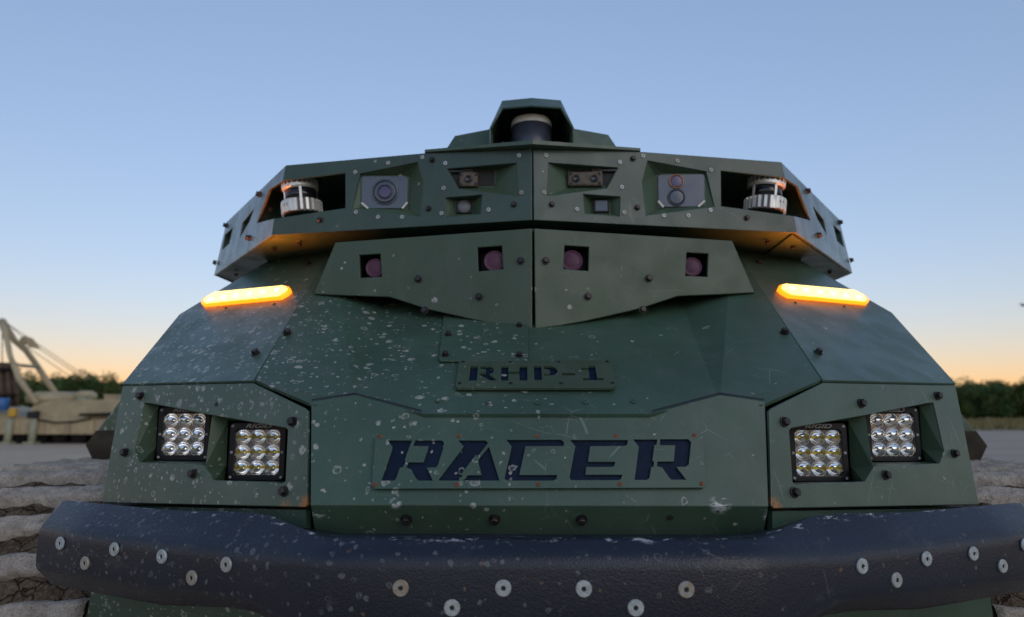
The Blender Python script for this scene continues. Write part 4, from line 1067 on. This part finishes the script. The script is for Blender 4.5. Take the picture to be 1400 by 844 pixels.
# ---- trees
def leaf_mat(name, a, b):
    g = G(name); oi = g.new('ShaderNodeObjectInfo')
    n = g.noise(g.pos(), 2.2, 4, .7).outputs[0]; cc = g.mix(g.ramp(n, .3, .7), a, b)
    cc = g.mix(g.math('MULTIPLY', oi.outputs['Random'], .5), cc, tuple((x+y)*.42 for x, y in zip(a, b)))
    g.set(color=cc, rough=.7, spec=.25); return g.m
LM = [leaf_mat('leaf_green', (.040, .080, .020), (.082, .140, .040)), leaf_mat('leaf_olive', (.046, .076, .020), (.095, .135, .040))]
M['bark'] = flat('bark', (.11, .085, .06), .9, 0, .3, 6)
def tree_meshes(seed, ht, wd):
    rg = random.Random(seed)
    tv, tf = [], []
    def limb(a, b, r0, r1, seg=6):
        n0 = len(tv); d = b-a; mm = orient(a, d)
        for (z, r) in ((0, r0), (d.length*.5, (r0+r1)/2), (d.length, r1)):
            for k in range(seg): an = 2*math.pi*k/seg; tv.append(mm @ Vector((r*math.cos(an), r*math.sin(an), z)))
        for i in range(2):
            for k in range(seg): tf.append((n0+i*seg+k, n0+i*seg+(k+1) % seg, n0+(i+1)*seg+(k+1) % seg, n0+(i+1)*seg+k))
    top = Vector((rg.uniform(-.1, .1), rg.uniform(-.1, .1), ht*.62)); limb(Vector((0, 0, -.05)), top, ht*.03, ht*.012)
    clumps = []
    for k in range(15):
        an = rg.uniform(0, 6.28); zz = rg.uniform(.14, .95)*ht; rad = wd*rg.uniform(.15, .62)*(1.12-.55*abs(zz/ht-.45))
        c = Vector((math.cos(an)*rad, math.sin(an)*rad, zz)); clumps.append((c, rg.uniform(.14, .26)*ht))
        if k % 2 == 0: limb(top*rg.uniform(.3, .95), c, ht*.010, ht*.004, 5)
    lv, lf = [], []
    for c, r in clumps:
        for i in range(190):
            d = Vector((rg.gauss(0, 1), rg.gauss(0, 1), rg.gauss(0, .8))).normalized()*r*rg.uniform(.45, 1.08)
            p = c+d; p.z = max(.1, p.z)
            u = Vector((rg.gauss(0, 1), rg.gauss(0, 1), rg.gauss(0, 1))).normalized(); w_ = u.orthogonal().normalized()
            s = rg.uniform(.09, .19)*ht/4
            n0 = len(lv); lv += [p-u*s, p+w_*s*.55, p+u*s, p-w_*s*.55]; lf.append((n0, n0+1, n0+2, n0+3))
    t = bpy.data.meshes.new('trunk'); t.from_pydata(tv, [], tf); t.materials.append(M['bark'])
    l = bpy.data.meshes.new('crown'); l.from_pydata(lv, [], lf); l.materials.append(LM[seed % 2])
    return t, l
TM = [tree_meshes(s, 4.0, 3.2) for s in range(5)]
def tree(x, y, s, k, label, group):
    t = thing('broadleaf_tree', (x, y, 0), label, 'tree', group)
    mw = Matrix.Translation((x, y, 0)) @ Matrix.Rotation(k*1.9, 4, 'Z') @ Matrix.Scale(s, 4)
    for nm, me_ in zip(('trunk', 'crown'), TM[k % 5]):
        o = bpy.data.objects.new(nm, me_); col.objects.link(o); attach(o, t, mw)
rg = random.Random(21)
k = 0
for row in range(3):
    for i in range(17):
        x = 36+i*2.15+rg.uniform(-.5, .5)+row*.7; y = 77+row*2.6+rg.uniform(-.6, .6)
        tree(x, y, rg.uniform(.80, 1.0)*(1+.05*row), k, 'dense green tree in the row beyond the dry grass verge', 'trees beyond the verge'); k += 1
for row in range(2):
    for i in range(20):
        x = -112+i*3.0+rg.uniform(-.7, .7); y = 112+row*5+rg.uniform(-1, 1)
        tree(x, y, rg.uniform(1.35, 1.62), k, 'dark green tree behind the tan recovery vehicle', 'trees behind the recovery vehicle'); k += 1

# ---- bird at the edge of the sky
bp = P(1400, 418, 40)
wv = [Vector(q) for q in ((0, -.16, 0), (.05, -.05, .02), (.06, .06, 0), (0, .22, 0), (-.06, .06, 0), (-.05, -.05, .02), (0, 0, .07), (0, 0, -.05),
      (.28, -.04, .12), (.52, .06, .02), (.26, .08, .11), (-.28, -.04, .12), (-.52, .06, .02), (-.26, .08, .11))]
wf = [(0, 1, 6), (1, 2, 6), (2, 3, 6), (3, 4, 6), (4, 5, 6), (5, 0, 6), (0, 7, 1), (1, 7, 2), (2, 7, 3), (3, 7, 4), (4, 7, 5), (5, 7, 0),
      (1, 8, 10, 2), (8, 9, 10), (5, 4, 13, 11), (11, 13, 12)]
br = mk('bird', wv, wf, flat('dark_feathers', (.03, .028, .028), .8), None, False, Matrix.Translation(bp) @ Matrix.Rotation(.5, 4, 'Z'), solid=.01)
prop(br, 'dark bird flying in the evening sky above the tree line', 'bird')
